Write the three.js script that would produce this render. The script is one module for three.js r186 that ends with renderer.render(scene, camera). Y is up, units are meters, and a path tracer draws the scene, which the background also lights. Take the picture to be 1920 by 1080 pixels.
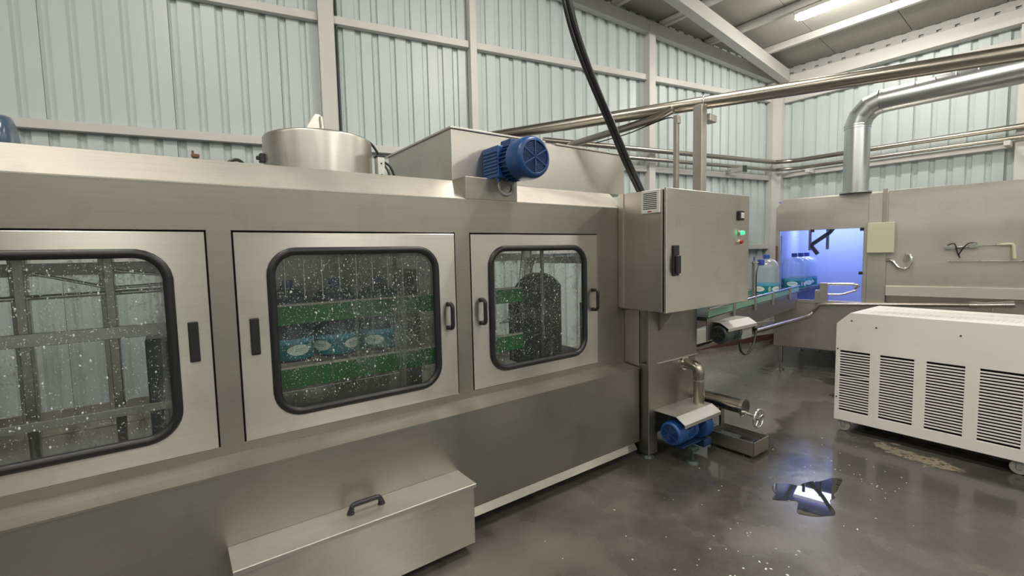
import * as THREE from 'three';
import { RoundedBoxGeometry } from 'three/addons/geometries/RoundedBoxGeometry.js';
import { mergeGeometries } from 'three/addons/utils/BufferGeometryUtils.js';
import { RectAreaLightUniformsLib } from 'three/addons/lights/RectAreaLightUniformsLib.js';

RectAreaLightUniformsLib.init();
const V = (x, y, z) => new THREE.Vector3(x, y, z);

// ---------------------------------------------------------------- camera, light, exposure
const scene = new THREE.Scene();
scene.background = new THREE.Color(0x000000);
const camera = new THREE.PerspectiveCamera(THREE.MathUtils.radToDeg(2 * Math.atan(540 / 868)), 1920 / 1080, 0.05, 60);
{ // wide lens at eye height, turned 36 degrees to the machine's front and tipped 4 degrees down
  const ax = V(1182, 91, -868).normalize();
  const up = V(-253, 11560, 868).normalize(); up.addScaledVector(ax, -up.dot(ax)).normalize();
  const az = V(0, 0, 0).crossVectors(ax, up);
  const m = new THREE.Matrix4().set(ax.x, ax.y, ax.z, 0, up.x, up.y, up.z, 0, az.x, az.y, az.z, 0, 0, 0, 0, 1);
  camera.quaternion.setFromRotationMatrix(m);
  camera.position.set(0, 1.6, 0);
}
scene.add(camera);
const renderer = new THREE.WebGLRenderer({ antialias: true });
renderer.toneMapping = THREE.LinearToneMapping;
renderer.toneMappingExposure = 1.5;
renderer.shadowMap.enabled = true;
const LAMP_COLOR = new THREE.Color(1.0, 0.945, 0.855), LAMP_POWER = 95, LAMP_GLOW = 3;
const LAMP_ROWS = [[7.0, [-2.3, 1.7, 5.7], 0.5], [3.1, [-1.6, 2.4, 6.4], 1], [-0.8, [-1.9, 2.1, 6.1], 0.75], [-4.7, [-2.3, 1.7, 5.7], 0.6]];

// ---------------------------------------------------------------- seeded noise and textures
function rng(seed) { let s = seed >>> 0; return () => { s = (s + 0x6d2b79f5) | 0; let t = Math.imul(s ^ (s >>> 15), 1 | s); t = (t + Math.imul(t ^ (t >>> 7), 61 | t)) ^ t; return ((t ^ (t >>> 14)) >>> 0) / 4294967296; }; }
const hash = (x, y, s) => { let h = Math.imul(x, 374761393) ^ Math.imul(y, 668265263) ^ Math.imul(s, 1274126177); h = Math.imul(h ^ (h >>> 13), 1274126177); return ((h ^ (h >>> 16)) >>> 0) / 4294967296; };
function vnoise(x, y, s) {
  const ix = Math.floor(x), iy = Math.floor(y), fx = x - ix, fy = y - iy, u = fx * fx * (3 - 2 * fx), v = fy * fy * (3 - 2 * fy);
  const a = hash(ix, iy, s), b = hash(ix + 1, iy, s), c = hash(ix, iy + 1, s), d = hash(ix + 1, iy + 1, s);
  return a + (b - a) * u + (c - a) * v + (a - b - c + d) * u * v;
}
function fbm(x, y, s, n = 4) { let a = 0.5, t = 0, w = 0; for (let i = 0; i < n; i++) { t += a * vnoise(x, y, s + i); w += a; a *= 0.5; x *= 2.03; y *= 2.03; } return t / w; }
const smooth = (a, b, x) => { const t = Math.min(1, Math.max(0, (x - a) / (b - a))); return t * t * (3 - 2 * t); };
// texture over size x size metres; f(u, v metres) -> [r, g, b] 0..1
function tex(px, size, f, srgb = false, h = px, sizeV = size) {
  const data = new Uint8Array(px * h * 4);
  for (let j = 0; j < h; j++) for (let i = 0; i < px; i++) {
    const c = f((i + 0.5) / px * size, (j + 0.5) / h * sizeV), o = (j * px + i) * 4;
    for (let k = 0; k < 3; k++) data[o + k] = Math.max(0, Math.min(255, Math.round((Array.isArray(c) ? c[k] : c) * 255)));
    data[o + 3] = 255;
  }
  const t = new THREE.DataTexture(data, px, h);
  t.wrapS = t.wrapT = THREE.MirroredRepeatWrapping; t.magFilter = t.minFilter = THREE.LinearFilter;
  t.repeat.set(1 / size, 1 / sizeV);
  if (srgb) t.colorSpace = THREE.SRGBColorSpace;
  t.needsUpdate = true;
  return t;
}

// ---------------------------------------------------------------- materials
const std = (o) => new THREE.MeshStandardMaterial(o), phy = (o) => new THREE.MeshPhysicalMaterial(o);
const rgb = (r, g, b) => new THREE.Color().setRGB(r, g, b);
// brushed sheet: fine horizontal grain, faint smears
const brushRough = tex(1024, 1.6, (u, v) => { const g = vnoise(u * 6, v * 420, 3) * 0.5 + vnoise(u * 14, v * 900, 5) * 0.5, s = fbm(u * 3, v * 3, 9, 4); const r = 0.66 + 0.16 * (g - 0.5) + 0.34 * (s - 0.5); return [r, r, r]; });
const brushColor = tex(1024, 1.6, (u, v) => { const g = vnoise(u * 5, v * 380, 13), s = fbm(u * 2.2, v * 2.2, 19, 5), d = smooth(0.62, 0.75, fbm(u * 7 + 40, v * 5, 23, 4)); const c = 0.9 + 0.07 * (g - 0.5) + 0.16 * (s - 0.5) - 0.05 * d; return [c, c, c]; });
const M = {};
M.steel = phy({ color: rgb(0.74, 0.705, 0.645), metalness: 1, roughness: 0.52, roughnessMap: brushRough, map: brushColor, anisotropy: 0.85, anisotropyRotation: Math.PI / 2 });
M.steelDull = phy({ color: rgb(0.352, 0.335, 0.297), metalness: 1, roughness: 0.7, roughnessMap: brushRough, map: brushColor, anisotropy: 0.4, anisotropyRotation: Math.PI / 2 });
M.steelPlain = std({ color: rgb(0.66, 0.625, 0.57), metalness: 1, roughness: 0.55, roughnessMap: brushRough, map: brushColor });
M.steelBright = std({ color: rgb(0.68, 0.66, 0.62), metalness: 1, roughness: 0.78, roughnessMap: brushRough, map: brushColor });
M.steelSlope = std({ color: rgb(0.6, 0.57, 0.52), metalness: 1, roughness: 0.8, roughnessMap: brushRough, map: brushColor });
M.pipe = std({ color: rgb(0.41, 0.375, 0.33), metalness: 1, roughness: 0.28 });
M.chrome = std({ color: rgb(0.75, 0.74, 0.7), metalness: 1, roughness: 0.18 });
M.galv = std({ color: rgb(0.58, 0.6, 0.61), metalness: 1, roughness: 0.33 });
M.white = std({ color: rgb(0.58, 0.575, 0.55), roughness: 0.42 });
const sheetTint = tex(512, 3.0, (u, v) => { const s = fbm(u * 1.3, v * 0.5, 41, 4), st = fbm(u * 30, v * 0.8, 47, 3), k = 0.92 + 0.12 * (s - 0.5) + 0.015 * (st - 0.5); return [k, k, k]; });
M.sheet = std({ color: rgb(0.57, 0.64, 0.63), roughness: 0.36, map: sheetTint });
M.sheet2 = std({ color: rgb(0.555, 0.62, 0.612), roughness: 0.4, map: sheetTint });
M.roof = std({ color: rgb(0.44, 0.43, 0.39), roughness: 0.75, map: sheetTint });
M.roof2 = std({ color: rgb(0.42, 0.41, 0.37), roughness: 0.75, map: sheetTint });
M.rubber = std({ color: rgb(0.013, 0.013, 0.014), roughness: 0.42 });
M.blackPlastic = std({ color: rgb(0.016, 0.016, 0.017), roughness: 0.38 });
M.cable = std({ color: rgb(0.018, 0.018, 0.018), roughness: 0.35 });
M.blue = std({ color: rgb(0.012, 0.062, 0.21), roughness: 0.36 });
M.blueDark = std({ color: rgb(0.008, 0.03, 0.1), roughness: 0.5 });
M.motorDark = std({ color: rgb(0.03, 0.045, 0.042), roughness: 0.4 });
M.greenBar = std({ color: rgb(0.012, 0.18, 0.024), roughness: 0.4 });
M.cream = std({ color: rgb(0.52, 0.5, 0.4), roughness: 0.5 });
M.beige = std({ color: rgb(0.6, 0.58, 0.43), roughness: 0.5 });
const paintWear = tex(1024, 1.4, (u, v) => { const s = fbm(u * 4, v * 4, 61, 5), sp = smooth(0.86, 0.9, vnoise(u * 90, v * 90, 67) * 0.7 + 0.3 * fbm(u * 9, v * 9, 71, 3)), ru = smooth(0.7, 0.86, fbm(u * 5 + 9, v * 6, 73, 5)); const k = 0.96 + 0.07 * (s - 0.5); return [k - 0.25 * sp - 0.05 * ru, k - 0.32 * sp - 0.1 * ru, k - 0.36 * sp - 0.17 * ru]; });
M.chiller = std({ color: rgb(0.82, 0.8, 0.765), roughness: 0.5, map: paintWear });
M.chillerDark = std({ color: rgb(0.02, 0.02, 0.022), roughness: 0.7 });
M.caster = std({ color: rgb(0.4, 0.4, 0.36), roughness: 0.45 });
M.red = std({ color: rgb(0.35, 0.02, 0.02), roughness: 0.35 });
M.whitePlastic = std({ color: rgb(0.7, 0.7, 0.68), roughness: 0.4 });
M.hose = std({ color: rgb(0.3, 0.31, 0.3), roughness: 0.5 });
M.pane = phy({ color: rgb(0.95, 0.97, 0.96), transmission: 1, thickness: 0, roughness: 0.7, ior: 1.45, roughnessMap: tex(1024, 1.2, (u, v) => {
  const fog = fbm(u * 3.2, v * 3.2, 81, 5), run = fbm(u * 46, v * 2.6, 87, 3), drop = smooth(0.66, 0.8, vnoise(u * 150, v * 150, 91)) * smooth(0.35, 0.6, fbm(u * 8, v * 8, 95, 3));
  const r = 0.3 + 1.0 * smooth(0.38, 0.75, fog) * 0.55 + 0.35 * smooth(0.55, 0.75, run) + 0.5 * drop; return [r, r, r]; }) });
M.clear = phy({ color: rgb(0.9, 0.95, 1), transmission: 1, thickness: 0, roughness: 0.05, ior: 1.45 });
M.bottle = phy({ color: rgb(0.86, 0.92, 0.98), transmission: 0.86, thickness: 0, roughness: 0.22, ior: 1.5 });
M.bottleBlue = phy({ color: rgb(0.17, 0.26, 0.4), transmission: 0.7, thickness: 0, roughness: 0.25, ior: 1.5 });
M.capBlue = std({ color: rgb(0.03, 0.07, 0.36), roughness: 0.4 });
M.greenGlass = phy({ color: rgb(0.42, 0.72, 0.56), transmission: 0.55, thickness: 0, roughness: 0.25, ior: 1.45 });
M.labelTeal = (() => { // teal print with a white oval
  const c = document.createElement('canvas'); c.width = 256; c.height = 128; const x = c.getContext('2d');
  x.fillStyle = '#1b7c86'; x.fillRect(0, 0, 256, 128); x.fillStyle = '#4fa8c4'; x.fillRect(0, 0, 256, 30);
  for (const k of [64, 192]) { x.fillStyle = '#e6efe9'; x.beginPath(); x.ellipse(k, 70, 40, 34, 0, 0, 7); x.fill(); x.fillStyle = '#7fb7b4'; x.fillRect(k - 22, 62, 44, 5); x.fillRect(k - 16, 74, 32, 4); }
  const t = new THREE.CanvasTexture(c); t.colorSpace = THREE.SRGBColorSpace; t.wrapS = THREE.RepeatWrapping; return std({ map: t, roughness: 0.45 }); })();
M.water = phy({ color: rgb(0.03, 0.03, 0.028), roughness: 0.02, ior: 1.33, specularIntensity: 1 });
M.bead = std({ color: rgb(0.72, 0.75, 0.76), roughness: 0.15 });
M.foam = std({ color: rgb(0.8, 0.8, 0.76), roughness: 0.4 });
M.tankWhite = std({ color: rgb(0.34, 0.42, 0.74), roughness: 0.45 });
M.board = std({ color: rgb(0.6, 0.58, 0.5), roughness: 0.6 });
M.lilac = std({ color: rgb(0.2, 0.2, 0.27), roughness: 0.4 });
M.redBrown = std({ color: rgb(0.14, 0.06, 0.045), roughness: 0.6 });
M.tube = std({ color: rgb(1, 1, 1), emissive: new THREE.Color(1, 0.97, 0.9), emissiveIntensity: 6, roughness: 0.4 });
M.greenLamp = std({ color: rgb(0.05, 0.6, 0.3), emissive: new THREE.Color(0.1, 1, 0.45), emissiveIntensity: 0.55, roughness: 0.3 });
M.blueLamp = std({ color: rgb(0.8, 0.85, 1), emissive: new THREE.Color(1, 0.86, 0.92), emissiveIntensity: 2 });

// wet concrete, 10 m x 10 m; world x -> u, world z -> v (origin at x = -1, z = -6)
const FX = -1, FZ = -6, FS = 10;
const tanStreak = (x, z) => { const t = Math.min(1, Math.max(0, (z + 1.25) / 0.55)), cx = 4.52 - 0.09 * t + 0.03 * Math.sin(z * 9), w = 0.035 + 0.1 * Math.sin(t * 3.1); return z > -1.3 && z < -0.62 ? smooth(0, 0.1, z + 1.3) * smooth(0, 0.12, -0.62 - z) * 0.5 * smooth(w * 0.9, w * 0.55, Math.abs(x - cx) + 0.22 * (fbm(x * 11, z * 11, 201, 5) - 0.5)) * smooth(0.3, 0.6, fbm(x * 55, z * 55, 207, 3) + 0.1) : 0; };  // grainy tan streak along the chiller front, fading at both ends
const dry = (x, z) => smooth(0.54, 0.7, fbm(x * 0.9 + 3.3, z * 0.9 + 1.7, 111, 6) + 0.16 * (fbm(x * 5, z * 5, 117, 4) - 0.5));
const wetA = (x, z) => smooth(0.43, 0.6, fbm(x * 1.25 + 7, z * 1.25, 121, 6));
const faint = (x, z) => 0.8 * smooth(0.47, 0.56, fbm(x * 1.4 + 11, z * 1.4, 161, 5) + 0.55 * smooth(-1.6, -2.7, z - 0.16 * (x - 4)) * smooth(3.2, 4.4, x) - 0.25);  // pale dry patches; the far-floor bias is lightening painted in against shade
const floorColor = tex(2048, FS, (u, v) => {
  const x = u + FX, z = v + FZ, a = fbm(x * 2.2, z * 2.2, 101, 6), b = fbm(x * 14, z * 14, 107, 4), g = vnoise(x * 160, z * 160, 109), d = dry(x, z), w = wetA(x, z), s = tanStreak(x, z);
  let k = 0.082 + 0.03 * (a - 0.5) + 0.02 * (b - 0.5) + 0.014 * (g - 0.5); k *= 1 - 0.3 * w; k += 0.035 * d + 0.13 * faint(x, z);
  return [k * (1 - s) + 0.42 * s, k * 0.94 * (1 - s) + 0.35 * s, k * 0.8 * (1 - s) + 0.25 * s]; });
const floorRough = tex(2048, FS, (u, v) => {
  const x = u + FX, z = v + FZ, d = dry(x, z), w = wetA(x, z), a = fbm(x * 9, z * 9, 131, 4), far = fbm(x * 0.7, z * 0.7 + 5, 137, 4);
  const r = 0.23 - 0.1 * smooth(-1.3, -2.2, z) * smooth(3.4, 4.4, x) + 0.05 * faint(x, z) + 0.07 * (a - 0.5) - 0.07 * w + 0.2 * d - 0.03 * smooth(0.5, 0.6, far) + 0.3 * tanStreak(x, z); return [r, r, r]; });
const floorBump = tex(1024, FS, (u, v) => { const k = 0.5 + 0.4 * (fbm(u * 3, v * 3, 141, 4) - 0.5) + 0.3 * (fbm(u * 18, v * 18, 147, 3) - 0.5); return [k, k, k]; });
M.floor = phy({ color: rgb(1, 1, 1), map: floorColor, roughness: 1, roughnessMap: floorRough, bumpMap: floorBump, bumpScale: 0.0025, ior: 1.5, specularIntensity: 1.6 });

// ---------------------------------------------------------------- geometry helpers
const up_ = V(0, 1, 0);
function metreUV(g) { // uv in metres from the dominant axis of the normal; u runs level on upright faces
  const p = g.attributes.position, n = g.attributes.normal, uv = new Float32Array(p.count * 2);
  for (let i = 0; i < p.count; i++) {
    const ax = Math.abs(n.getX(i)), ay = Math.abs(n.getY(i)), az = Math.abs(n.getZ(i)), x = p.getX(i), y = p.getY(i), z = p.getZ(i);
    if (ay > ax && ay > az) { uv[2 * i] = x; uv[2 * i + 1] = z; } else if (ax > az) { uv[2 * i] = z; uv[2 * i + 1] = y; } else { uv[2 * i] = x; uv[2 * i + 1] = y; }
  }
  g.setAttribute('uv', new THREE.BufferAttribute(uv, 2));
  return g;
}
function clean(g) { const q = g.index ? g.toNonIndexed() : g.clone(); for (const k of Object.keys(q.attributes)) if (!['position', 'normal', 'uv'].includes(k)) q.deleteAttribute(k); if (!q.attributes.normal) q.computeVertexNormals(); metreUV(q); return q; }
const join = (...gs) => mergeGeometries(gs.flat().map(clean));
function box(x0, x1, y0, y1, z0, z1, r = 0.003) {
  const w = x1 - x0, h = y1 - y0, d = z1 - z0, k = Math.min(r, w * 0.45, h * 0.45, d * 0.45);
  const g = k > 0 ? new RoundedBoxGeometry(w, h, d, 1, k) : new THREE.BoxGeometry(w, h, d);
  return g.translate((x0 + x1) / 2, (y0 + y1) / 2, (z0 + z1) / 2);
}
const cyl = (a, b, r, r2 = r, seg = 24) => { const d = V(...b).sub(V(...a)), g = new THREE.CylinderGeometry(r2, r, d.length(), seg); g.applyQuaternion(new THREE.Quaternion().setFromUnitVectors(up_, d.clone().normalize())); return g.translate((a[0] + b[0]) / 2, (a[1] + b[1]) / 2, (a[2] + b[2]) / 2); };
class Poly extends THREE.Curve {
  constructor(pts) { super(); this.p = pts; this.l = [0]; for (let i = 1; i < pts.length; i++) this.l.push(this.l[i - 1] + pts[i].distanceTo(pts[i - 1])); }
  getPoint(t, o = V(0, 0, 0)) { const s = t * this.l[this.l.length - 1]; let i = 1; while (i < this.l.length - 1 && this.l[i] < s) i++; const k = (s - this.l[i - 1]) / Math.max(1e-9, this.l[i] - this.l[i - 1]); return o.lerpVectors(this.p[i - 1], this.p[i], k); }
  getPointAt(t, o) { return this.getPoint(t, o); }
}
function pipe(pts, r, bend = 0.08, radial = 14, step = 10) { // straight runs with rounded corners, closed ends
  const P = pts.map((q) => V(...q)), out = [P[0]];
  for (let i = 1; i < P.length - 1; i++) {
    const a = P[i].clone().sub(P[i - 1]), b = P[i + 1].clone().sub(P[i]), k = Math.min(bend, a.length() * 0.49, b.length() * 0.49);
    const A = P[i].clone().addScaledVector(a.normalize(), -k), B = P[i].clone().addScaledVector(b.normalize(), k);
    for (let j = 0; j <= step; j++) { const t = j / step; out.push(A.clone().multiplyScalar((1 - t) * (1 - t)).addScaledVector(P[i], 2 * t * (1 - t)).addScaledVector(B, t * t)); }
  }
  out.push(P[P.length - 1]);
  const n = Math.max(2, P.length === 2 ? 2 : Math.min(160, (P.length - 2) * step * 3));
  return capped(new Poly(out), n, r, radial, out);
}
function capped(curve, n, r, radial, ends) {
  const g = new THREE.TubeGeometry(curve, n, r, radial, false), list = [g];
  const e = ends ?? [curve.getPoint(0), curve.getPoint(0.02), curve.getPoint(0.98), curve.getPoint(1)], m = e.length - 1;
  for (const [at, from] of [[e[0], e[1]], [e[m], e[m - 1]]]) { const d = at.clone().sub(from).normalize(); const c = new THREE.CircleGeometry(r, radial); c.applyQuaternion(new THREE.Quaternion().setFromUnitVectors(V(0, 0, 1), d)); c.translate(at.x, at.y, at.z); list.push(c); }
  return join(list);
}
const spline = (pts, r, n = 48, radial = 8) => capped(new THREE.CatmullRomCurve3(pts.map((q) => V(...q)), false, 'centripetal'), n, r, radial);
function rrect(x0, x1, y0, y1, r, path = new THREE.Shape()) {
  path.moveTo(x0 + r, y0); path.lineTo(x1 - r, y0); path.absarc(x1 - r, y0 + r, r, -Math.PI / 2, 0, false); path.lineTo(x1, y1 - r); path.absarc(x1 - r, y1 - r, r, 0, Math.PI / 2, false);
  path.lineTo(x0 + r, y1); path.absarc(x0 + r, y1 - r, r, Math.PI / 2, Math.PI, false); path.lineTo(x0, y0 + r); path.absarc(x0 + r, y0 + r, r, Math.PI, Math.PI * 1.5, false); return path;
}
const rect = (x0, x1, y0, y1, p = new THREE.Shape()) => { p.moveTo(x0, y0); p.lineTo(x1, y0); p.lineTo(x1, y1); p.lineTo(x0, y1); p.closePath(); return p; };
const ext = (shape, z0, z1, bevel = 0, seg = 10) => new THREE.ExtrudeGeometry(shape, { depth: z1 - z0 - 2 * bevel, bevelEnabled: bevel > 0, bevelSize: bevel, bevelThickness: bevel, bevelOffset: -bevel, bevelSegments: 1, curveSegments: seg }).translate(0, 0, z0 + bevel);
const poly = (pts) => { const s = new THREE.Shape(); pts.forEach(([x, y], i) => (i ? s.lineTo(x, y) : s.moveTo(x, y))); s.closePath(); return s; };
// profile in (z, y) drawn out along x
const extX = (pts, x0, x1, bevel = 0) => { const g = ext(poly(pts.map(([z, y]) => [-z, y])), x0, x1, bevel); return g.rotateY(Math.PI / 2); };
const lathe = (pts, seg = 32) => new THREE.LatheGeometry(pts.map(([r, y]) => new THREE.Vector2(r, y)), seg);
const ring = (curvePts, r, radial = 10) => new THREE.TubeGeometry(new THREE.CatmullRomCurve3(curvePts, true, 'centripetal'), curvePts.length * 2, r, radial, true);
function rrectTube(x0, x1, y0, y1, rad, z, r) { const pts = rrect(x0, x1, y0, y1, rad).getPoints(10), P = pts.map((q) => V(q.x, q.y, z)); if (P[0].distanceTo(P[P.length - 1]) < 1e-6) P.pop(); const dense = []; P.forEach((a, i) => { const b = P[(i + 1) % P.length], n = Math.max(1, Math.ceil(a.distanceTo(b) / 0.06)); for (let k = 0; k < n; k++) dense.push(a.clone().lerp(b, k / n)); }); return new THREE.TubeGeometry(new THREE.CatmullRomCurve3(dense, true, 'centripetal'), dense.length, r, 10, true); }

// ---------------------------------------------------------------- object helpers
const taken = {};
function numbered(name) { const n = taken[name] = (taken[name] ?? -1) + 1; return n ? name + '_' + String(n).padStart(3, '0') : name; }
function tag(o, label, category, group, kind) { o.userData.label = label; o.userData.category = category; if (group) o.userData.group = group; if (kind) o.userData.kind = kind; return o; }
function thing(name, label, category, [x, y, z] = [0, 0, 0], turn = 0, group) { const o = new THREE.Group(); o.name = numbered(name); o.position.set(x, y, z); o.rotation.y = turn; scene.add(o); return tag(o, label, category, group); }
// a part given in its thing's own axes
function part(name, geo, mat, parent, label) { const m = new THREE.Mesh(clean(geo), mat); m.name = name; m.castShadow = m.receiveShadow = true; parent.add(m); if (label) m.userData.label = label; return m; }
// a part given in world coordinates, under a thing whose group only stands at its base
function wpart(name, geo, mat, parent, label) { const g = clean(geo), o = parent.isMesh ? V(0, 0, 0) : parent.position; if (!parent.isMesh) g.translate(-o.x, -o.y, -o.z); else if (parent.userData.off) g.translate(-parent.userData.off.x, -parent.userData.off.y, -parent.userData.off.z); const m = new THREE.Mesh(g, mat); m.name = name; m.castShadow = m.receiveShadow = true; parent.add(m); Object.defineProperty(m.userData, 'off', { value: parent.isMesh ? parent.userData.off : o.clone(), enumerable: false }); if (label) m.userData.label = label; return m; }
function struct(name, geo, mat) { const m = geo ? new THREE.Mesh(clean(geo), mat) : new THREE.Group(); m.name = numbered(name); m.castShadow = m.receiveShadow = true; m.userData.kind = 'structure'; scene.add(m); return m; }
function solid(name, geo, mat, label, category, group) { const m = new THREE.Mesh(clean(geo), mat); m.geometry.computeBoundingBox(); const b = m.geometry.boundingBox, c = V((b.min.x + b.max.x) / 2, b.min.y, (b.min.z + b.max.z) / 2); m.geometry.translate(-c.x, -c.y, -c.z); m.position.copy(c); m.name = numbered(name); m.castShadow = m.receiveShadow = true; scene.add(m); return tag(m, label, category, group); }

// ================================================================ THE HALL
const EAVE_X = 8.76, RIDGE_X = -0.8, SLOPE = 0.123, EAVE_Y = 4.64, LEFT_X = 2 * RIDGE_X - EAVE_X, FRONT_Z = 9;
const roofY = (x) => EAVE_Y + SLOPE * (EAVE_X - RIDGE_X) - SLOPE * Math.abs(x - RIDGE_X);
const BACK0 = V(8.7, 0, -3.9), BA = THREE.MathUtils.degToRad(11), BU = V(Math.cos(BA), 0, Math.sin(BA)), BN = V(-Math.sin(BA), 0, Math.cos(BA));
const RA = THREE.MathUtils.degToRad(1.4), RU = V(Math.sin(RA), 0, Math.cos(RA)), RN = V(-Math.cos(RA), 0, Math.sin(RA));

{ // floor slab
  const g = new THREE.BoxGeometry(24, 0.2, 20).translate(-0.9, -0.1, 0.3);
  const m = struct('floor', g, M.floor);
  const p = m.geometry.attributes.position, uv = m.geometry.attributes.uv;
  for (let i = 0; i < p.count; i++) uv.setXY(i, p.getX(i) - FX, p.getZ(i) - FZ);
}
// profiled wall sheet: crests touch the girts, ribs fall back 28 mm, steeper on one side; closed behind
const PITCH = 0.187, SHEET_W = PITCH * 5;
function sheetGeo(y0, topAt, width = SHEET_W) {
  const prof = []; const n = Math.round(width / PITCH);
  for (let k = 0; k < n; k++) { const s = k * PITCH; prof.push([s, 0], [s + 0.018, -0.028], [s + 0.066, -0.028], [s + 0.072, 0]); }
  prof.push([n * PITCH - 0.004, 0], [n * PITCH - 0.004, -0.07]); prof.push([0, -0.07]);
  const pos = [], q = (a, b, c) => pos.push(...a, ...b, ...c);
  for (let i = 0; i < prof.length; i++) { const [s0, d0] = prof[i], [s1, d1] = prof[(i + 1) % prof.length]; const a = [s0, y0, d0], b = [s1, y0, d1], c = [s1, topAt(s1), d1], d = [s0, topAt(s0), d0]; q(a, b, c); q(a, c, d); }
  const g = new THREE.BufferGeometry(); g.setAttribute('position', new THREE.Float32BufferAttribute(pos, 3)); g.computeVertexNormals(); return g;
}
function wallFrame(o, u) { o.rotation.y = Math.atan2(-u.z, u.x); return o; }
{ // back wall, a gable set 11 degrees off square
  const w = struct('wall_back'); w.position.copy(BACK0); wallFrame(w, BU);
  const n = 21, start = -9.665 - SHEET_W * 9;
  for (let k = 0; k < n; k++) {
    const s0 = start + k * SHEET_W, width = Math.min(SHEET_W, PITCH * Math.max(1, Math.ceil((0.1 - s0) / PITCH)));
    if (s0 > 0.1) break;
    const m = part('wall_sheet', sheetGeo(0, (s) => roofY(BACK0.x + (s0 + s) * BU.x) + 0.06, width), k % 2 ? M.sheet : M.sheet2, w); m.position.x = s0;
  }
  part('wall_core', (() => { const a = -20.2, b = 0.4, y = (s) => roofY(BACK0.x + s * BU.x) + 0.1, rs = (RIDGE_X - BACK0.x) / BU.x; return ext(poly([[a, 0], [b, 0], [b, y(b)], [rs, y(rs)], [a, y(a)]]), -0.2, -0.075); })(), M.sheet2, w);
}
const rWall = (() => { // right wall, local x along the wall towards the viewer
  const w = struct('wall_right'); w.position.copy(BACK0); w.rotation.y = Math.atan2(-RU.z, RU.x);
  const f = sheetGeo(0, () => 4.66), len = 13.6;
  for (let k = 0; k * SHEET_W < len; k++) { const m = part('wall_sheet', f, k % 2 ? M.sheet2 : M.sheet, w); m.position.x = k * SHEET_W - 0.01; }
  part('wall_core', box(-0.5, 14, 0, 4.8, -0.2, -0.075, 0), M.sheet2, w);
  return w;
})();
struct('wall_left', box(LEFT_X - 0.15, LEFT_X, 0, 4.8, -8.5, FRONT_Z + 0.2, 0), M.sheet2);
{ const g = ext(poly([[LEFT_X - 0.2, 0], [EAVE_X + 0.5, 0], [EAVE_X + 0.5, roofY(EAVE_X + 0.5) + 0.1], [RIDGE_X, roofY(RIDGE_X) + 0.1], [LEFT_X - 0.2, roofY(LEFT_X) + 0.1]]), FRONT_Z, FRONT_Z + 0.15); struct('wall_front', g, M.sheet2); }
{ // ceiling of insulated panels running down the slope, with open joints
  const c = struct('ceiling'); const W = 0.94, z1 = -2.09;
  const mk = (x0, x1, z0, w) => { const y0 = roofY(x0), y1 = roofY(x1); const g = ext(poly([[x0, y0], [x1, y1], [x1, y1 + 0.06], [x0, y0 + 0.06]]), z0 + 0.004, z0 + w - 0.004, 0.003); return g; };
  for (let k = -7; k < 12; k++) { const z0 = z1 + k * W; part('ceiling_panel', mk(RIDGE_X, EAVE_X + 0.35, z0, W), k % 2 ? M.roof : M.roof2, c); part('ceiling_panel', mk(LEFT_X - 0.3, RIDGE_X, z0, W), k % 2 ? M.roof2 : M.roof, c); }
  const y = (x) => roofY(x) + 0.066;
  part('roof_deck', ext(poly([[LEFT_X - 0.4, y(LEFT_X - 0.4)], [RIDGE_X, y(RIDGE_X)], [EAVE_X + 0.6, y(EAVE_X + 0.6)], [EAVE_X + 0.6, y(EAVE_X) + 0.12], [RIDGE_X, y(RIDGE_X) + 0.14], [LEFT_X - 0.4, y(LEFT_X) + 0.12]]), -8.7, FRONT_Z + 0.3), M.roof2, c);
}
// steel frame, painted white
const onBack = (s, y, d) => BACK0.clone().addScaledVector(BU, s).addScaledVector(BN, d).setY(y);
function backBar(name, s0, s1, y0, y1, d0, d1) { const m = struct(name, box(s0, s1, y0, y1, d0, d1, 0.004), M.white); m.position.copy(BACK0); wallFrame(m, BU); return m; }
const colS = [[-19.5, -19.35], [-16.4, -16.25], [-13.3, -13.15], [-10.35, -10.2], [-7.42, -7.265], [-5.735, -5.65], [-2.975, -2.86], [-0.26, -0.02]];
for (const [a, b] of colS) { const x = BACK0.x + ((a + b) / 2) * BU.x; backBar('wall_column', a, b, 0, roofY(x) - 0.16, 0.0, 0.12); }
for (let k = 0; k < colS.length - 1; k++) for (const y of [1.62, 2.8, 4.12]) if (k > 1 || y < 4.5) backBar('wall_girt', colS[k][1] + 0.002, colS[k + 1][0] - 0.002, y - 0.04, y + 0.04, 0.001, 0.075);
{ // sloping gable beam along the top of the back wall
  const rs = (RIDGE_X - BACK0.x) / BU.x, yb = (s) => roofY(BACK0.x + s * BU.x) - 0.27, yt = (s) => roofY(BACK0.x + s * BU.x) - 0.1;
  for (const [a, b] of [[rs, -0.02], [-20, rs]]) { const m = struct('gable_beam', ext(poly([[a, yb(a)], [b, yb(b)], [b, yt(b)], [a, yt(a)]]), 0.001, 0.11, 0.004), M.white); m.position.copy(BACK0); wallFrame(m, BU); }
}
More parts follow.
